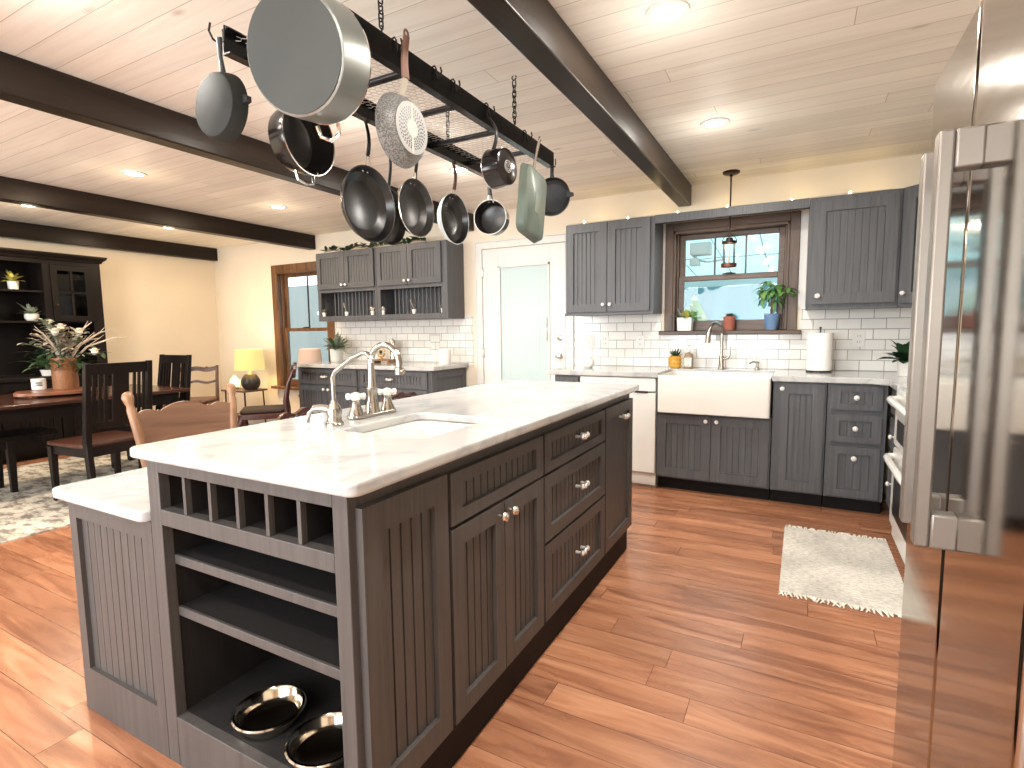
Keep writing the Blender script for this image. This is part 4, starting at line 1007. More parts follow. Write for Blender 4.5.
for d in ((.05, .26, .16), (.10, .34, .24), (.16, .44, .17), (.02, .22, .30), (.05, -.20, .24)):
    d = V(d); p1 = top + d * .35 + V((0, 0, .03)); p2 = top + d * .72 + V((.01, 0, .035)); p3 = top + d
    b.tube([top - V((d.x * .1, d.y * .1, .15)), p1, p2, p3], [.010, .009, .007, .003], 6)
    b.tube([p1, p1 + V((.03, d.y * .28, .10))], [.004, .0015], 5).tube([p2, p2 + V((-.03, d.y * .2, .06))], [.0035, .0015], 5)
b.build('twig', 'twig', t)
def sprays(n, e0, e1, zl, nl, ll, lw, m, nm, hh):
    b = MB()
    for k in range(n):
        a = RND.uniform(0, 2 * pi); e = RND.uniform(e0, e1); tip = V((cos(a) * e, sin(a) * e, RND.uniform(*zl)))
        pts = [top + V((cos(a) * .03, sin(a) * .03, -.08))] + [top + V((tip.x * f, tip.y * f, tip.z * (f ** .7))) for f in (.35, .7, 1.)]
        b.tube(pts, [.003, .003, .002, .0015], 4)
        for i in range(nl):
            f = .25 + .75 * i / (nl - 1); g = f * 3; q = int(min(g, 2.99)); p = pts[q].lerp(pts[q + 1], g - q)
            w = i * 2.4 + k; b.leaf(p, V((cos(w), sin(w), RND.uniform(-.3, .7))) + V((cos(a), sin(a), .3)) * .4, ll * RND.uniform(.7, 1.2), lw * RND.uniform(.8, 1.2), hh)
    b.build(nm, m, t, smooth=60)
sprays(15, .08, .25, (.12, .33), 10, .065, .042, 'leaf_grey', 'eucalyptus', .2)
sprays(11, .12, .25, (-.10, .14), 7, .14, .032, 'leaf_dark', 'foliage', .4)
sprays(12, .03, .17, (.10, .25), 9, .075, .03, 'twig', 'dried_leaves', .2)
for p in ((.11, -.085, .20), (.105, .085, .20), (-.05, .02, .24), (.14, .17, .03)):
    q = top + V(p); b = MB()
    for r_, n_, h_ in ((.050, 12, -.1), (.044, 11, .5), (.032, 9, 1.2), (.02, 6, 2.2)):
        for k in range(n_):
            a = 2 * pi * k / n_ + r_ * 50; b.leaf(q + V((0, 0, .012 * h_)), (cos(a), sin(a), h_), r_ * 1.2, r_ * .85, -.2)
    b.ball(q + V((0, 0, .012)), .026, 10).build('blossom', 'flower', t, smooth=60)
c = V((-5.62, 2.05, zb))
t = thing('lettered_mug', 'white cup with small dark script beside the copper vase', 'cup', c)
MB().lathe([(.042, 0), (.048, .005), (.050, .095), (.046, .095), (.044, .012), (0, .010)], Matrix.Translation(c), 24).build('cup_body', 'porcelain', t)
b = MB()
for i in range(5):
    a0 = -.80 + i * .19
    for j, z in enumerate((.062, .042)):
        b.tube([c + V((.0505 * cos(a0 + w), .0505 * sin(a0 + w), z + dz)) for w, dz in ((0, -.006), (.06, .008), (.12, -.006), (.18, .003))], .0014, 4)
b.build('script_marks', 'ink', t)

# hutch
HX, HF, HY0, HY1 = XL + .003, -6.86, 1.18, 3.14
HW = (V((HF, 0, 0)), Y_, X_)
t = thing('hutch', 'tall black china hutch with open shelves and glass doors along the wall', 'hutch', ((HX + HF) / 2, (HY0 + HY1) / 2, 0))
bays = (HY0, 1.68, 2.65, HY1)
b = MB().box(HX, HX + .012, HY0, HY1, .84, 2.05)
for y in (HY0, bays[1] - .01, bays[2] - .01, HY1 - .022): b.box(HX + .012, HF - .02, y, y + .022, .84, 2.05)
b.box(HX + .012, HF - .021, HY0 + .022, HY1 - .022, 2.025, 2.05)
b.build('upper_carcass', 'black_wood', t, smooth=0)
b = MB()
for y, w in ((HY0, .07), (bays[1] - .03, .06), (bays[2] - .03, .06), (HY1 - .10, .10)): b.box(HF - .02, HF, y, y + w, .84, 1.985)
b.box(HF - .02, HF, HY0, HY1, 1.985, 2.05)
b.build('face_frame', 'black_wood', t, smooth=0)
b = MB()
pr = [(0, 0), (.015, .0), (.022, .02), (.045, .04), (.055, .055), (.055, .07), (0, .07)]
lo = []
for (x, y, sx, sy) in ((HX, HY0, 0, -1), (HF, HY0, 1, -1), (HF, HY1, 1, 1), (HX, HY1, 0, 1)): lo.append([(x + sx * px_, y + sy * px_, 2.03 + pz) for px_, pz in pr])
b.loft(lo).build('crown', 'black_wood', t, smooth=0)
for z in (1.40, 1.71): MB().box(HX + .012, HF - .021, bays[1] + .012, bays[2] - .010, z - .02, z).build('shelf', 'black_wood', t)
for y0, y1 in ((HY0 + .022, bays[1] - .01), (bays[2] + .012, HY1 - .022)):
    for z in (1.40, 1.71): MB().box(HX + .012, HF - .03, y0, y1, z - .018, z).build('inner_shelf', 'black_wood', t)
for y0, y1, ky in ((HY0 + .072, bays[1] - .032, bays[1] - .06), (bays[2] + .032, HY1 - .102, bays[2] + .06)):
    b = MB(); s_ = .055
    b.fbox(HW, y0, y0 + s_, 0, .018, 1.40, 1.98).fbox(HW, y1 - s_, y1, 0, .018, 1.40, 1.98).fbox(HW, y0 + s_, y1 - s_, 0, .018, 1.40, 1.40 + s_).fbox(HW, y0 + s_, y1 - s_, 0, .018, 1.98 - s_, 1.98)
    b.fbox(HW, (y0 + y1) / 2 - .011, (y0 + y1) / 2 + .011, .004, .016, 1.40 + s_, 1.98 - s_).fbox(HW, y0 + s_, y1 - s_, .004, .016, 1.69, 1.712)
    d = b.build('glass_door', 'black_wood', t, smooth=0)
    MB().fbox(HW, y0 + s_, y1 - s_, .001, .003, 1.40 + s_, 1.98 - s_).build('pane', 'pane_dark', d)
    knob(d, HW, ky if ky > 2 else y1 - .025, 1.56, 'bronze', n0=.018)
MB().box(HX, -6.74, HY0 - .02, HY1 + .02, .80, .838).build('counter_board', 'black_wood', t, bevel=.005)
MB().box(HX, -6.78, HY0, HY1, .06, .80).build('lower_carcass', 'black_wood', t, smooth=0)
LW = (V((-6.78, 0, 0)), Y_, X_)
for k in range(4):
    y0 = HY0 + .03 + k * (HY1 - HY0 - .06) / 4; y1 = y0 + (HY1 - HY0 - .06) / 4 - .012
    d = front(t, 'lower_door', LW, y0, y1, .10, .78, 'black_wood', .06); knob(d, LW, y1 - .03 if k % 2 == 0 else y0 + .03, .66, 'bronze')
MB().box(HX, -6.83, HY0 + .02, HY1 - .02, 0, .06).build('plinth', 'black_wood', t)
def decor(nm, lab, c, prof, lm, n, ln, sp, pm='porcelain', wd=.04):
    t = thing(nm, lab, 'plant', c, group='potted plants in the black hutch')
    pot(t, c, prof, pm, n=20); tuft(t, (c[0], c[1], c[2] + prof[-1][1]), n, ln, wd, lm, sp, .35, .02)
decor('potted_plant', 'yellow flowering plant in a square white pot on the top hutch shelf', (-6.98, 2.42, 1.7105), [(.04, 0), (.046, .085), (.042, .085), (0, .08)], 'leaf_yellow', 20, .12, 1.3)
decor('potted_plant', 'grey leafy plant in a round white bowl on the second hutch shelf', (-6.98, 2.545, 1.4005), [(.04, 0), (.062, .03), (.060, .065), (.05, .075), (.046, .07), (0, .065)], 'leaf_grey', 26, .13, 1.1, wd=.045)
decor('potted_plant', 'green plant in a white bowl on the hutch counter behind the copper vase', (-6.86, 2.60, .8385), [(.06, 0), (.075, .06), (.070, .06), (0, .05)], 'leaf_dark', 26, .20, 1.2, wd=.05)
c = (-6.95, 2.18, 1.4005)
tag(MB().lathe([(.03, 0), (.036, .01), (.036, .10), (.030, .105), (.026, .10), (0, .09)], Matrix.Translation(c), 20).build('candle_jar', 'porcelain', origin=c), 'white candle jar on the second hutch shelf, nearer the viewer', 'candle')

# honey oak press-back chair beside the island
def oak_chair(lab, loc, rz):
    t = thing('wooden_chair', lab, 'chair', loc, rz)
    # faces +X in its own frame; back at -x
    for sy in (-1, 1):
        y = sy * .230
        pts = [(-.205, y * .80, .46), (-.225, y * .86, .60), (-.262, y * .94, .80), (-.283, y, .90), (-.287, y * 1.005, .918), (-.291, y * 1.01, .932), (-.300, y * 1.02, .958), (-.304, y * 1.02, .975), (-.306, y * 1.02, .982)]
        MB().tube(pts, [.018, .020, .021, .019, .015, .020, .025, .019, .007], 14).build('back_post', 'oak', t, local=True)
    b = MB(); n = 48; loops = []
    for i in range(n + 1):
        v = -1 + 2 * i / n; y = v * .212
        av = abs(v); top = (.880 + .034 * (1 - (av / .50) ** 2)) if av < .50 else (.868 + .026 * (1 - ((av - .78) / .28) ** 2) + (.012 if abs(av - .52) < .03 else 0))
        bot = .70 + .02 * abs(v); bow = .03 * (1 - v * v)
        xb, xt = -.248 - bow, -.277 - bow
        loops.append([(xb - .009, y, bot), (xb + .009, y, bot), (xt + .009, y, top), (xt - .009, y, top)])
    b.loft(loops).build('crest_rail', 'oak_h', t, local=True)
    for k in range(6):
        v = -.72 + 1.44 * k / 5; y = v * .225; bow = .03 * (1 - v * v)
        MB().tube([(-.20, y * .85, .455), (-.225 - bow * .7, y, .58), (-.248 - bow, y * 1.05, .715)], [.008, .012, .008], 8).build('spindle', 'oak', t, local=True)
    MB().prism(rrect(-.225, .205, -.225, .225, .07), .43, .46).build('seat', 'oak', t, local=True, bevel=.010)
    for sx, sy in ((-1, -1), (-1, 1), (1, -1), (1, 1)):
        MB().tube([(sx * .16, sy * .17, .432), (sx * .178, sy * .185, .30), (sx * .19, sy * .195, .16), (sx * .205, sy * .21, 0)], [.017, .024, .019, .014], 12).build('leg', 'oak', t, local=True)
    for y in (-1, 1): MB().tube([(-.19, y * .195, .18), (0, y * .196, .18), (.19, y * .195, .18)], [.008, .013, .008], 8).build('stretcher', 'oak', t, local=True)
    return t
oak_chair('honey oak chair with scalloped crest rail beside the island', (-2.385, 1.50, 0), radians(-8))

# carved mahogany side chair; faces +X in its own frame
def carved_chair(lab, loc, rz, s=1.):
    t = thing('carved_chair', lab, 'chair', loc, rz, 'carved dark mahogany chairs')
    S = lambda pts: [(x * s, y * s, z * s) for x, y, z in pts]
    for sy in (-1, 1):
        y = sy * .205
        MB().tube(S([(-.235, y * .9, 0), (-.205, y * .93, .22), (-.205, y * .95, .44), (-.195, y * .97, .55), (-.225, y, .72), (-.285, y * 1.02, .87)]), [.018 * s, .021 * s, .026 * s, .023 * s, .021 * s, .020 * s], 10).build('back_post', 'mahog', t, local=True)
        MB().tube(S([(.21, sy * .21, .40), (.235, sy * .225, .34), (.215, sy * .215, .20), (.195, sy * .205, .08), (.225, sy * .22, .015), (.235, sy * .225, 0)]), [.030 * s, .034 * s, .023 * s, .017 * s, .024 * s, .020 * s], 10).build('cabriole_leg', 'mahog', t, local=True)
    n = 28; loops = []
    for i in range(n + 1):
        v = -1 + 2 * i / n; y = v * .225
        top = .895 + .035 * (1 - v * v) + .012 * cos(v * 9) - .012 * (abs(v) > .9)
        loops.append(S([(-.297, y, .80 + .02 * cos(v * 6)), (-.262, y, .80 + .02 * cos(v * 6)), (-.285, y, top), (-.315, y, top)]))
    b = MB().loft(loops)
    for i in range(9):
        v = -.8 + .2 * i; b.ball(V((-.270 * s, v * .21 * s, (.872 + .025 * (1 - v * v)) * s)), .016 * s, 8, (.8, 1.2, 1))
    b.build('carved_crest', 'mahog', t, local=True)
    n = 10; loops = []
    for i in range(n + 1):
        f = i / n; z = .46 + .36 * f; w = .06 + .035 * sin(f * 7.5) + .02 * f; x = -.198 - .06 * f * f
        loops.append(S([(x - .008, -w, z), (x + .008, -w, z), (x + .008, w, z), (x - .008, w, z)]))
    MB().loft(loops).build('splat', 'mahog', t, local=True)
    MB().prism([(x * s, y * s) for x, y in rrect(-.215, .25, -.235, .235, .05)], .385 * s, .44 * s).build('seat_rail', 'mahog', t, local=True, bevel=.008)
    MB().prism([(x * s, y * s) for x, y in rrect(-.19, .235, -.215, .215, .05)], .44 * s, .475 * s).build('cushion', 'upholstery_dark', t, local=True, bevel=.014)
    return t
carved_chair('carved dark mahogany chair facing the dining room in front of the window', (-4.90, 3.66, 0), radians(229), 1.0)
carved_chair('carved dark mahogany chair tucked under the island ledge, its crest beside the water tap', (-2.18, 2.07, 0), radians(0), .88)
carved_chair('carved dark mahogany chair tucked under the island ledge, farther from the viewer', (-2.18, 2.88, 0), radians(0), .88)

# ladder-back chair in the corner; faces -Y in its own frame
t = thing('ladder_back_chair', 'brown ladder-back chair with carved top rail and leather seat in the corner', 'chair', (-6.40, 3.76, 0), radians(40))
for sx in (-1, 1):
    x = sx * .235
    MB().tube([(x, .23, 0), (x, .205, .25), (x, .20, .44), (x, .225, .66), (x, .26, .86)], [.016, .02, .021, .019, .017], 10).build('back_post', 'brown_wood', t, local=True)
    MB().tube([(x, -.21, 0), (x, -.20, .25), (x, -.20, .43)], [.015, .02, .022], 10).build('front_leg', 'brown_wood', t, local=True)
def wavy(z, h, amp, y): return MB().loft([[(x, y - .01, z + amp * cos(x * 26)), (x, y + .01, z + amp * cos(x * 26)), (x, y + .01, z + h + amp * cos(x * 26)), (x, y - .01, z + h + amp * cos(x * 26))] for x in [-.235 + .47 * i / 24 for i in range(25)]])
b = wavy(.79, .055, .008, .252)
for i in range(7): b.ball(V((-.12 + .04 * i, .24, .828 + .01 * cos(i * 2))), .016, 8, (1.3, .7, .9))
b.build('carved_rail', 'brown_wood', t, local=True)
wavy(.645, .03, .010, .222).build('middle_rail', 'brown_wood', t, local=True)
MB().prism(rrect(-.255, .255, -.225, .215, .03), .40, .435).build('seat_frame', 'brown_wood', t, local=True, bevel=.004)
MB().prism(rrect(-.245, .245, -.215, .185, .05), .435, .485).build('cushion', 'upholstery', t, local=True, bevel=.018, seg=3)
# side table with lamp
c = V((-6.30, 4.40, 0)); zt = .535
t = thing('side_table', 'small metal legged side table in the corner under the lit lamp', 'side table', c)
MB().prism(rrect(c.x - .24, c.x + .24, c.y - .17, c.y + .17, .02), zt - .02, zt).build('tabletop', 'brown_wood', t, bevel=.004)
MB().prism(rrect(c.x - .20, c.x + .20, c.y - .14, c.y + .14, .02), .20, .212).build('shelf', 'brown_wood', t)
for sx in (-1, 1):
    for sy in (-1, 1): MB().tube([(c.x + sx * .19, c.y + sy * .13, zt - .02), (c.x + sx * .20, c.y + sy * .14, 0)], .009, 8).build('leg', 'bronze', t)
for sx in (-1, 1): MB().tube([(c.x + sx * .195, c.y - .135, .03), (c.x + sx * .205 - sx * .36, c.y - .135, .20)], .005, 6).build('brace', 'bronze', t)
def lamp(lab, c, base, shade, r0, r1, h, bh):
    t = thing('table_lamp', lab, 'lamp', c, group='table lamps in the dining room')
    prof = []
    for i in range(17):
        f = i / 16; prof.append((.045 + .065 * sin(pi * (.12 + .80 * f)) ** 1.0, bh * f))
    b = MB(); n = 40; vs = []; fs = []
    for r, z in prof:
        for k in range(n): vs.append((c[0] + r * (1 + .045 * cos(k * pi * .8)) * cos(2 * pi * k / n), c[1] + r * (1 + .045 * cos(k * pi * .8)) * sin(2 * pi * k / n), c[2] + z))
    for i in range(16):
        for k in range(n): fs.append((i * n + k, i * n + (k + 1) % n, (i + 1) * n + (k + 1) % n, (i + 1) * n + k))
    fs += [tuple(range(n))[::-1], tuple(16 * n + k for k in range(n))]
    b.add(vs, fs).build('base', base, t)
    MB().lathe([(.022, bh), (.014, bh + .015), (.014, bh + .12)], Matrix.Translation(c), 12).build('neck', 'steel', t)
    z0 = c[2] + bh + .055
    MB().lathe([(r0, 0), (r1, h), (r1 - .003, h), (r0 - .003, 0)], Matrix.Translation((c[0], c[1], z0)), 32, False).build('shade', shade, t)
    return t
lamp('lit table lamp with a ribbed dark round base and glowing yellow shade', (c.x + .135, c.y, zt + .0005), 'lampbase', 'lampshade', .182, .156, .255, .20)
p = V((c.x - .145, c.y - .03, zt + .0005))
t = thing('salt_lamp', 'small glowing salt crystal lamp on the side table', 'lamp', p)
MB().lathe([(.05, 0), (.052, .02), (.046, .024)], Matrix.Translation(p), 16).build('wood_base', 'oak', t)
b = MB(); loops = []
for i in range(7):
    f = i / 6; r = (.056, .066, .064, .056, .044, .026, .006)[i]
    loops.append([p + V(((r + .007 * sin(k * 2.3 + i * 1.7)) * cos(2 * pi * k / 9), (r + .007 * sin(k * 2.3 + i * 1.7)) * sin(2 * pi * k / 9), .0245 + .155 * f)) for k in range(9)])
b.loft(loops).build('crystal', 'salt', t, smooth=0)
p = V((c.x - .205, c.y + .09, zt + .0005))
t = thing('diffuser_bottle', 'small white bottle behind the salt crystal lamp', 'bottle', p)
MB().lathe([(.03, 0), (.033, .01), (.033, .07), (.014, .09), (.012, .11), (0, .112)], Matrix.Translation(p), 16).build('bottle_body', 'porcelain', t)
# second lamp on its stand beside the buffet
p = V((-5.20, 4.52, 0))
t = thing('lamp_stand', 'small round dark stand between the buffet and the dining window', 'side table', p)
MB().lathe([(.12, 0), (.12, .02), (.03, .03), (.022, .05), (.022, .46), (.05, .48)], Matrix.Translation(p), 20).build('pedestal', 'brown_wood', t)
MB().lathe([(.15, .48), (.155, .49), (.155, .505), (.15, .51)], Matrix.Translation(p), 28).build('tabletop', 'brown_wood', t)
lamp('table lamp with a pinkish linen shade standing before the dining window', (p.x, p.y, .5105), 'ceramic', 'shade_dim', .140, .122, .19, .30)
plate(-6.02, .33, .078, 'white outlet plate low on the wall behind the side table', [(0, 'o')], YB)
# ------------------------------------------------------------------ pot rack
RX0, RX1, RY0, RY1, RZ0, RZ1 = -1.65, -1.22, 1.15, 2.765, 2.122, 2.200
t = thing('pot_rack', 'black ladder shaped hanging pot rack with wire mesh above the island', 'pot rack', (-1.435, 1.95, RZ0))
for x, sg in ((RX0, 1), (RX1, -1)):
    b = MB()
    prof = [(0, 0), (.034, 0), (.034, .005), (.005, .005), (.005, .073), (.034, .073), (.034, .078), (0, .078)]
    b.loft([[(x + sg * px_, y, RZ0 + pz) for px_, pz in prof] for y in (RY0, RY1)])
    b.build('rail', 'black_metal', t, smooth=0)
for y in (1.26, 1.585, 1.91, 2.235, 2.56):
    MB().prism(rrect(y - .016, y + .016, 2.146, 2.166, .009), RX0 + .006, RX1 - .006, Matrix(((0, 0, 1, 0), (1, 0, 0, 0), (0, 1, 0, 0), (0, 0, 0, 1)))).build('rung', 'black_metal', t)
# hexagonal wire netting lying on the rungs
b = MB(); a = .0165; z = 2.170
def seg(p, q): b.tube([(p[0], p[1], z), (q[0], q[1], z + .001)], .0011, 3)
cx = a * sqrt(3); j = 0; y = RY0 + .02
while y < RY1 - .02:
    i = 0; x = RX0 + .04 + (cx / 2 if j % 2 else 0)
    while x < RX1 - .04:
        p = [(x + a * cos(radians(30 + 60 * k)), y + a * sin(radians(30 + 60 * k))) for k in range(3)]
        p.insert(0, (x + a * cos(radians(-30)), y + a * sin(radians(-30))))
        for k in range(3): seg(p[k], p[k + 1])
        x += cx
    y += a * 1.5; j += 1
b.build('wire_mesh', 'mesh_wire', t, smooth=0)
def chain(x, y):
    b = MB(); z = ZC - .012; k = 0; L = .034
    b.tube(arc((x, y, ZC - .008), .011, 0, 340, X_, Z_, 12), .003, 6)
    zb = RZ1 + .02
    n = int((z - .012 - zb) / (L * .74)) + 1; st_ = (z - .012 - zb) / n
    for i in range(n):
        c = V((x, y, z - .012 - st_ * (i + .5))); ax = X_ if i % 2 == 0 else Y_
        pts = arc(c + Z_ * .008, .0085, 0, 180, ax, Z_, 6) + arc(c - Z_ * .008, .0085, 180, 360, ax, Z_, 6)
        b.tube(pts, .0028, 6, True)
    b.tube([(x, y, zb + .006), (x + .006, y, zb - .002), (x, y, zb - .012), (x, y, RZ1 - .006)], .003, 6)
    b.build('chain', 'black_metal', t)
for x, y in ((RX1 - .012, 1.42), (RX1 - .012, 2.335), (RX0 + .012, 1.42), (RX0 + .012, 2.37)): chain(x, y)
def hook(xr, y, out, zl, yo=0.):
    # over the rail top, down its outer face, out to an upturned tip that carries a handle
    s = 1 if out > 0 else -1; o = abs(out)
    MB().tube([(xr - s * .022, y, RZ1 - .004), (xr - s * .020, y, RZ1 + .006), (xr, y, RZ1 + .010), (xr + s * .006, y, RZ1), (xr + s * .007, y, (RZ1 + zl) / 2), (xr + s * (o * .5), y, zl - .006), (xr + s * o, y, zl), (xr + s * (o + .008), y, zl + .018), (xr + s * (o + .004), y, zl + .034)], .0032, 6).build('hook', 'black_metal', t)
def end_hook(x, ye, out, zl):
    s = 1 if out > 0 else -1; o = abs(out)
    MB().tube([(x, ye - s * .02, RZ1 + .004), (x, ye + s * .004, RZ1 + .004), (x, ye + s * .008, zl + .01), (x, ye + s * o * .6, zl - .002), (x, ye + s * o, zl), (x, ye + s * (o + .012), zl + .02), (x, ye + s * (o + .006), zl + .045)], .0034, 6).build('hook', 'black_metal', t)
hook(RX1, 1.47, .022, 2.165); hook(RX1, 2.06, .030, 2.155); hook(RX1, 2.42, .03, 2.16); hook(RX1, 1.81, .022, 2.165); hook(RX1, 1.69, .022, 2.165)
for y in (1.83, 2.14, 2.48): hook(RX0, y, -.03, 2.155)
hook(RX0, 2.02, -.05, 2.155); hook(RX0, 1.50, -.035, 2.155)
end_hook(RX0 + .02, RY0, -.045, 2.145); end_hook(RX1 - .02, RY0, -.05, 2.155); end_hook(RX1 - .01, RY1, .035, 2.135); end_hook(RX0 + .02, RY1, .035, 2.14)

# ------------------------------------------------------------------ hanging pans. Local frame: the pan opens along +x, its handle points up.
LX = Matrix(((0, 0, 1, 0), (1, 0, 0, 0), (0, 1, 0, 0), (0, 0, 0, 1)))     # lathe axis -> local +x
def pan(lab, c, rz, rb, rr, dp, mo, mi, base=None, nm='frying_pan', cat='pan', th=.004, rim=None, grp='pans hanging from the pot rack', lip=.0, belly=.45):
    t = thing(nm, lab, cat, c, rz, grp)
    mid = (rb + (rr - rb) * .62, dp * belly)
    MB().lathe([(0, 0), (rb - .008, 0), (rb, .004), mid, (rr, dp), (rr + lip, dp + .002)], LX, 48, False).build('body', mo, t, local=True, smooth=30)
    MB().lathe([(rr + lip, dp + .002), (rr - th, dp + .002), (mid[0] - th, mid[1]), (rb - th - .004, th + .006), (rb - th - .016, th + .001), (0, th)], LX, 48, False).build('lining', mi, t, local=True, smooth=30)
    if rim: MB().tube([(dp + .001, (rr + lip - .001) * cos(2 * pi * k / 48), (rr + lip - .001) * sin(2 * pi * k / 48)) for k in range(48)], .0026, 6, True).build('rim', rim, t, local=True)
    if base: MB().lathe([(rb - .006, -.0025), (rb - .006, .001)], LX, 40).build('base_disc', base, t, local=True)
    return t
def bar_handle(t, x0, z0, x1, z1, m, w=(.013, .010), nm='handle', flat=.55, eye=True, bow=.012):
    pts = [V((x0 + (x1 - x0) * f + bow * sin(pi * f), 0, z0 + (z1 - z0) * f)) for f in [i / 8 for i in range(9)]]
    n = 10; loops = []
    for i, p in enumerate(pts):
        ww = w[0] + (w[1] - w[0]) * i / 8
        loops.append([p + V((cos(2 * pi * k / n) * ww * flat, sin(2 * pi * k / n) * ww, 0)) for k in range(n)])
    b = MB().loft(loops)
    if eye: b.tube([pts[-1] + V((0, .010 * sin(2 * pi * k / 14), .008 - .013 * cos(2 * pi * k / 14))) for k in range(14)], .0038, 6, True)
    return b.build(nm, m, t, local=True)
def rivets(t, x, z, m='chrome', dy=.014, d=1, nm='rivet'):
    b = MB()
    for y in (-dy, dy): b.lathe([(.0055, 0), (.005, .002), (.002, .0035), (0, .0035)], axis_m((x, y, z), (d, 0, 0)), 10)
    b.build(nm, m, t, local=True)
def wire_neck(t, x, z0, z1, m='chrome'):
    MB().tube([(x, -.014, z0), (x + .004, -.008, z1)], .0032, 6).tube([(x, .014, z0), (x + .004, .008, z1)], .0032, 6).build('neck', m, t, local=True)

# iron skillet at the near end of the far rail, base towards the viewer (opens along +Y)
t = pan('seasoned iron skillet showing its grey base at the near end of the rack', (-1.605, 1.072, 1.938), pi / 2, .092, .104, .046, 'iron_grey', 'iron', nm='skillet', cat='skillet')
MB().tube([(.040, 0, .10), (.040, 0, .125), (.036, 0, .15), (.036, 0, .205)], [.016, .011, .010, .013], 10, flat=.5).build('handle', 'iron', t, local=True)
for s in (-1, 1): MB().prism([(s * .085, -.012), (s * .121, -.004), (s * .121, .012), (s * .085, .022)][::s], .030, .046, LX).build('pour_spout', 'iron', t, local=True)
# big deep pot
t = pan('large grey deep saute pan at the near end of the rack, base outward', (-1.18, 1.02, 1.960), radians(100), .149, .155, .115, 'pot_steel', 'nonstick', 'pot_grey', nm='saute_pan', rim='chrome')
t.rotation_euler.y = radians(-13)
bar_handle(t, .105, .163, .085, .25, 'chrome', (.012, .010)); rivets(t, .105, .161)
MB().tube([(.095, -.035, -.158), (.098, -.030, -.187), (.10, 0, -.20), (.098, .030, -.187), (.095, .035, -.158)], .0055, 8).build('helper_handle', 'chrome', t, local=True)
# pans along the far rail (open towards +X)
t = pan('deep dark saucepan hanging behind the large grey pan', (-1.765, 1.49, 1.978), radians(6), .112, .136, .095, 'pan_dark', 'nonstick', nm='saucepan', rim='steel', belly=.5)
bar_handle(t, .06, .130, .045, .19, 'dark_plastic')
MB().tube([(.062, -.045, -.126), (.066, -.04, -.158), (.068, 0, -.166), (.066, .04, -.158), (.062, .045, -.126)], .006, 8).build('helper_handle', 'steel', t, local=True); rivets(t, .085, -.121, dy=.045)
t = pan('largest black non-stick frying pan, open side out, on the far rail', (-1.745, 1.835, 1.800), radians(0), .118, .162, .056, 'nonstick', 'nonstick', rim='pan_grey')
wire_neck(t, .048, .155, .21); bar_handle(t, .053, .205, .048, .348, 'black_metal', (.012, .009)); rivets(t, .034, .143)
t = pan('grey non-stick frying pan with steel rim beside the largest black pan', (-1.735, 2.15, 1.842), radians(0), .098, .138, .056, 'steel', 'pan_grey', rim='chrome')
wire_neck(t, .050, .132, .175); bar_handle(t, .054, .17, .050, .31, 'dark_plastic', (.011, .009)); rivets(t, .034, .118)
t = pan('dark pan nested behind the grey frying pan, only its lower rim showing', (-1.83, 2.06, 1.80), radians(4), .105, .135, .05, 'pan_dark', 'nonstick', rim='pan_grey')
bar_handle(t, .05, .13, .06, .345, 'dark_plastic', (.011, .009))
t = pan('frying pan with pale outside and black inside on the far rail', (-1.735, 2.485, 1.850), radians(0), .10, .134, .052, 'pan_white', 'nonstick', rim='pan_white')
wire_neck(t, .046, .126, .16); bar_handle(t, .05, .155, .046, .30, 'brown_wood', (.014, .011)); rivets(t, .030, .113)
MB().tube([(.0135, .055 * cos(2 * pi * k / 40), -.005 + .055 * sin(2 * pi * k / 40)) for k in range(40)], .0010, 5, True).build('ring_mark', 'pan_grey', t, local=True)
# small saucepan at the far end of the far rail (opens towards -Y)
t = pan('small black saucepan with white rim, open side out, at the far end', (-1.66, 2.88, 1.908), radians(-78), .092, .100, .095, 'pan_dark', 'nonstick', nm='saucepan', rim='porcelain')
wire_neck(t, .085, .098, .13); bar_handle(t, .088, .125, .080, .235, 'dark_plastic', (.013, .011)); rivets(t, .070, .0935, d=-1)
# near rail: bases towards +X, so they open along -X
t = pan('speckled grey pan with a perforated steel base and wooden handle', (-1.145, 1.452, 1.902), pi, .082, .116, .050, 'stone', 'stone_in', nm='frying_pan')
MB().lathe([(.081, -.002), (.081, .001), (.077, .001)], LX, 40).build('base_disc', mat('pan_base_aluminium', (.27, .265, .255), .5, .1), t, local=True)
b = MB()
for r_, n_ in ((.033, 18), (.0405, 22), (.048, 26), (.0555, 30), (.063, 34)):
    for k in range(n_):
        a_ = 2 * pi * k / n_ + r_ * 30
        b.lathe([(.0030, -.0026), (.0030, -.0019)], Matrix.Translation((0, r_ * cos(a_), r_ * sin(a_))) @ LX, 6)
o = b.build('perforation', 'dark_plastic', t, local=True)
MB().lathe([(.026, -.0028), (.026, -.001)], LX, 24).box(-.0027, -.0015, -.004, .004, -.078, .078).build('emblem_disc', 'ivory', t, local=True)
bar_handle(t, .040, .106, .02, .160, 'ivory', (.014, .013), 'handle_collar', eye=False, bow=0)
bar_handle(t, .02, .158, .012, .285, 'handle_wood', (.0145, .0125), flat=.8, bow=.006)
t = pan('small black saucepan with a round white emblem on its base', (-1.115, 2.05, 1.930), radians(174), .074, .080, .080, 'pan_dark', 'nonstick', nm='saucepan', rim='steel')
b = MB()
for r_ in (.024, .017): b.tube([(-.0008, r_ * cos(2 * pi * k / 28), r_ * sin(2 * pi * k / 28)) for k in range(28)], .0013, 5, True)
b.tube([(-.0008, -.007, .009), (-.0008, .007, .009), (-.0008, -.007, .0), (-.0008, .007, 0), (-.0008, .007, -.009), (-.0008, -.007, -.009)], .0012, 5)
b.build('emblem', 'grey_plastic', t, local=True)
rivets(t, .02, .075, d=-1)
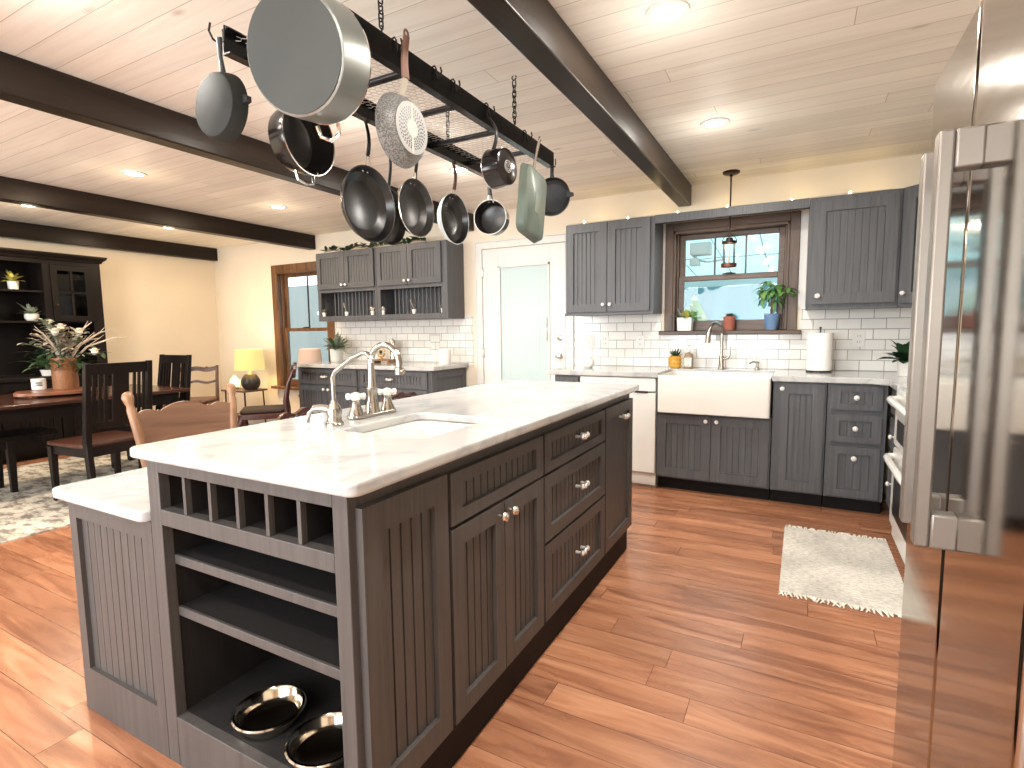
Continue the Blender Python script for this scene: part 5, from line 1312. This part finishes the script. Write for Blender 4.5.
bar_handle(t, .076, .077, .10, .225, 'dark_plastic', (.012, .009), bow=-.03)
# sage rectangular griddle
t = thing('griddle_pan', 'long rectangular sage green griddle pan hanging on edge from the rack', 'griddle pan', (-1.135, 2.37, 1.845), pi, 'pans hanging from the pot rack')
RM = Matrix(((0, 0, 1, 0), (1, 0, 0, 0), (0, 1, 0, 0), (0, 0, 0, 1)))
def rr3(hy, hz, r, x): return [(x, y, z_) for y, z_ in rrect(-hy, hy, -hz, hz, r)]
MB().loft([rr3(.095, .145, .03, 0), rr3(.105, .155, .035, .006), rr3(.117, .165, .04, .042)], True, False).build('body', 'sage', t, local=True, smooth=35)
MB().loft([rr3(.117, .165, .04, .042), rr3(.112, .160, .038, .042), rr3(.100, .150, .03, .010), rr3(.09, .14, .03, .006)], False, True).build('lining', 'nonstick', t, local=True)
bar_handle(t, .030, .163, .012, .31, 'chrome', (.012, .010), flat=.4, bow=.004)
MB().box(-.002, .004, -.02, .02, -.05, .05).build('base_plate', 'sage', t, local=True, bevel=.002)
t.rotation_euler.x = radians(11)
# small skillet on the far end of the near rail, inside towards the viewer (opens along -Y)
t = pan('small black iron skillet hanging at the far end of the rack by the beam', (-1.245, 2.82, 1.972), radians(-82), .09, .104, .044, 'iron', 'iron', nm='skillet', cat='skillet')
MB().tube([(.036, 0, .10), (.038, 0, .12), (.036, 0, .158)], [.014, .010, .011], 10, flat=.5).build('handle', 'iron', t, local=True)
for s in (-1, 1): MB().prism([(s * .085, -.012), (s * .121, -.004), (s * .121, .012), (s * .085, .022)][::s], .028, .044, LX).build('pour_spout', 'iron', t, local=True)

# ------------------------------------------------------------------ outdoors seen through the panes
struct(MB().box(-16, 8, YB + .13, 22, -.25, -.15).build('ground', 'stone_deck', origin=(0, 10, -.2), smooth=0))
def translucent(name, c, f=.5):
    m = mat(name, c, .6, spec=.2)
    tr = nd(m, 'ShaderNodeBsdfTranslucent'); tr.inputs[0].default_value = (*c, 1)
    x = nd(m, 'ShaderNodeMixShader'); x.inputs[0].default_value = f
    lk(m, bsdf(m).outputs[0], x.inputs[1]); lk(m, tr.outputs[0], x.inputs[2]); lk(m, x.outputs[0], m.node_tree.nodes['Material Output'].inputs[0])
    return m
M['porch'] = translucent('pale_porch_roof', (.74, .86, .87))
M['tarp'] = translucent('blue_tarp', (.22, .41, .47))
M['tarp_grey'] = translucent('grey_blue_tarp', (.34, .34, .335))
M['hedge'] = noisy('hedge_green', (.12, .26, .05), (.42, .55, .20), (14, 14, 14), .8)
M['pale_siding'] = mat('pale_siding', (.6, .66, .66), .6)
t = thing('porch_roof', 'pale ribbed patio roof seen through the upper window sash', 'roof', (-2.5, 9, 2.6))
b = MB().loft([[(-9, 6.6, 2.62), (2.2, 6.6, 2.62), (2.2, 6.6, 2.66), (-9, 6.6, 2.66)], [(-9, 11.2, 2.18), (2.2, 11.2, 2.18), (2.2, 11.2, 2.22), (-9, 11.2, 2.22)]])
b.build('roof_sheet', 'porch', t, smooth=0)
for k in range(18):
    x = -8.6 + k * .62
    MB().tube([(x, 6.6, 2.612), (x, 11.2, 2.172)], .007, 6).build('rib', 'tarp_grey', t)
MB().box(-9, 2.2, 11.2, 11.3, 2.06, 2.24).build('fascia', 'pale_siding', t)
for x in (-8.9, -4.6, -2.9, 2.1): MB().box(x - .05, x + .05, 11.21, 11.29, -.15, 2.06).build('post', 'pale_siding', t)
t = thing('icicle_lights', 'string of icicle lights hanging under the pale patio roof', 'string lights', (-1, 9.0, 2.2))
MB().tube([(-3.4 + .25 * k, 9.0, 2.335 + .008 * (k % 2)) for k in range(17)], .006, 5).build('wire', 'tarp_grey', t)
for k in range(56): MB().tube([(-3.35 + k * .07, 9.0, 2.335), (-3.35 + k * .07, 9.0, 2.335 - (.07 if k % 2 else .11))], .008, 5).build('icicle', 'white_gloss', t)
t = thing('outdoor_heater', 'dark grey boxy heater hung under the patio roof behind the window', 'heater', (-1.33, 8.2, 2.2))
MB().box(-1.46, -1.18, 8.1, 8.3, 2.29, 2.46).build('heater_body', 'grey_plastic', t, bevel=.01)
MB().box(-1.46, -1.34, 8.1, 8.3, 2.15, 2.25).box(-1.42, -1.38, 8.18, 8.22, 2.25, 2.29).build('lower_box', 'grey_plastic', t)
MB().tube([(-1.34, 8.2, 2.22), (-1.24, 8.2, 2.19), (-1.12, 8.2, 2.20), (-1.0, 8.2, 2.21)], .016, 6).build('arm', 'grey_plastic', t)
def drape(name, lab, x0, x1, y, z0, z1, m, n=60, amp=.05, f=9, hole=None):
    b = MB(); vs = []; fs = []
    for i in range(n + 1):
        x = x0 + (x1 - x0) * i / n; d = amp * sin(i * f / n * 2 * pi) + amp * .5 * sin(i * f * 2.7 / n * 2 * pi)
        zb = z0
        if hole and hole[0] < x < hole[2]:
            zb = z0 + (hole[3] - z0) * (1 - abs(x - hole[1]) / (hole[1] - hole[0] if x < hole[1] else hole[2] - hole[1]))
        vs += [(x, y + d, zb), (x, y + d * .5, z1), (x, y + d + .01, zb), (x, y + d * .5 + .01, z1)]
    for i in range(n):
        a = 4 * i; c = a + 4
        fs += [(a, c, c + 1, a + 1), (a + 2, a + 3, c + 3, c + 2), (a, a + 2, c + 2, c), (a + 1, c + 1, c + 3, a + 3)]
    fs += [(0, 1, 3, 2), (4 * n, 4 * n + 2, 4 * n + 3, 4 * n + 1)]
    return tag(b.add(vs, fs).build(name, m, origin=((x0 + x1) / 2, y, z0), smooth=60), lab, 'tarp')
drape('patio_tarp', 'blue tarp hung as a patio screen outside the sink window', -3.9, 1.9, 10.9, -.14, 2.03, 'tarp', hole=(-2.72, -1.86, -.85, 1.92))
drape('patio_curtain', 'grey blue sheet hung outside the dining room window', -13.5, -6.9, 9.2, -.14, 2.40, 'tarp_grey')
b = MB()
for k in range(420):
    p = V((RND.uniform(-3.2, -.6), RND.uniform(12.4, 13.0), RND.uniform(0, 2.0))); a = RND.uniform(0, 2 * pi)
    b.leaf(p, (cos(a), -abs(sin(a)), RND.uniform(-.3, 1)), .22, .13, .2)
t = thing('hedge', 'sunlit green hedge behind the gap in the blue tarp', 'hedge', (-1.9, 12.7, -.15))
b.build('foliage', 'hedge', t, smooth=60); MB().box(-3.2, -.6, 12.7, 13.1, -.15, 1.9).build('branch_mass', 'leaf', t)
for k, (x, lab) in enumerate(((-9.85, 'pale round lantern outside the dining window, nearest the casing'), (-9.45, 'pale round lantern outside the dining window, middle of three'), (-9.05, 'pale round lantern outside the dining window, nearest the cabinets'))):
    t = thing('paper_lantern', lab, 'lantern', (x, 8.9, 1.62), group='patio lanterns')
    MB().ball((x, 8.9, 1.70), .055, 12).build('globe', 'porcelain', t); MB().tube([(x, 8.9, 1.755), (x, 8.9, 2.40)], .006, 5).build('cord', 'tarp_grey', t)

# ------------------------------------------------------------------ light
w = bpy.data.worlds.new('World'); SC.world = w; w.use_nodes = True
bg = w.node_tree.nodes['Background']; bg.inputs[0].default_value = (.80, .94, 1.0, 1); bg.inputs[1].default_value = 2.1
def light(kind, loc, power, col, size=.1, rot=None, **kw):
    L = bpy.data.lights.new('lamp', kind); L.energy = power; L.color = col
    if kind == 'AREA': L.shape = 'DISK'; L.size = size
    elif kind in ('POINT', 'SPOT'): L.shadow_soft_size = size
    for k_, v_ in kw.items(): setattr(L, k_, v_)
    o = bpy.data.objects.new('lamp', L); COL.objects.link(o); o.location = loc
    if rot: o.rotation_euler = rot
    return o
NEU, WRM = (1, .945, .865), (1, .78, .53)
for x, y, lab in RL: (light('AREA', (x, y, ZC - .012), 12.5 if x > -3.5 else 11, NEU if x > -3.5 else WRM, .11), light('POINT', (x, y, ZC - .22), 1.5 if x > -3.5 else 1.2, NEU if x > -3.5 else WRM, .05))  # point lamps hang below the fixtures as added fill, evening out the ceiling
for x, y in ((-.49, .92), (-.49, -.35), (-2.27, -.35), (-4.38, 1.0), (-6.22, 1.0)): (light('AREA', (x, y, ZC - .012), 12.5 if x > -3.5 else 11, NEU if x > -3.5 else WRM, .11), light('POINT', (x, y, ZC - .22), 1.5 if x > -3.5 else 1.2, NEU if x > -3.5 else WRM, .05))  # ceiling lights out of view; their point lamps are added fill too
light('POINT', (-6.165, 4.40, .93), 8, (1, .72, .36), .06)
light('POINT', (-5.20, 4.52, 1.0), 2.0, (1, .66, .42), .06)
light('POINT', (-.52, 4.52, 1.88), 1.2, (1, .8, .55), .01)
for x in (-1.6, -1.1, -.55, -.05, .4): light('POINT', (x, 4.60, 2.20), .32, (1, .70, .30), .02)

# added fill: daylight area lamps in two made-up openings behind the viewer
for x0, x1 in ((-6.4, -4.2), (-2.6, -.4)):
    o = light('AREA', ((x0 + x1) / 2, YF - .05, 1.45), 105, (.93, .97, 1), .1, rot=(radians(90), 0, 0)); o.data.shape = 'RECTANGLE'; o.data.size = 2.2; o.data.size_y = 1.4
sun = light('SUN', (0, -5, 9), 2.0, (1, .97, .9), rot=(radians(48), 0, 0)); sun.data.angle = radians(3)
# ------------------------------------------------------------------ camera
cam = bpy.data.cameras.new('camera'); cam.sensor_width = 36; cam.lens = 18.832; cam.clip_start = .02
co = bpy.data.objects.new('camera', cam); COL.objects.link(co); SC.camera = co
R3 = Matrix(((.8801939, -.036436, .4732137), (.4744707, .0920764, -.8754424), (-.0116742, .9950851, .0983329)))
co.matrix_world = Matrix.Translation((0, 0, 1.24)) @ R3.to_4x4()
vs_ = SC.view_settings
vs_.view_transform = 'Standard'; vs_.look = 'None'; vs_.gamma = 1; vs_.use_curve_mapping = False; vs_.exposure = .72
SC.cycles.max_bounces = 10; SC.cycles.diffuse_bounces = 5; SC.cycles.transparent_max_bounces = 12; SC.cycles.sample_clamp_indirect = 6
SC.cycles.use_denoising = True
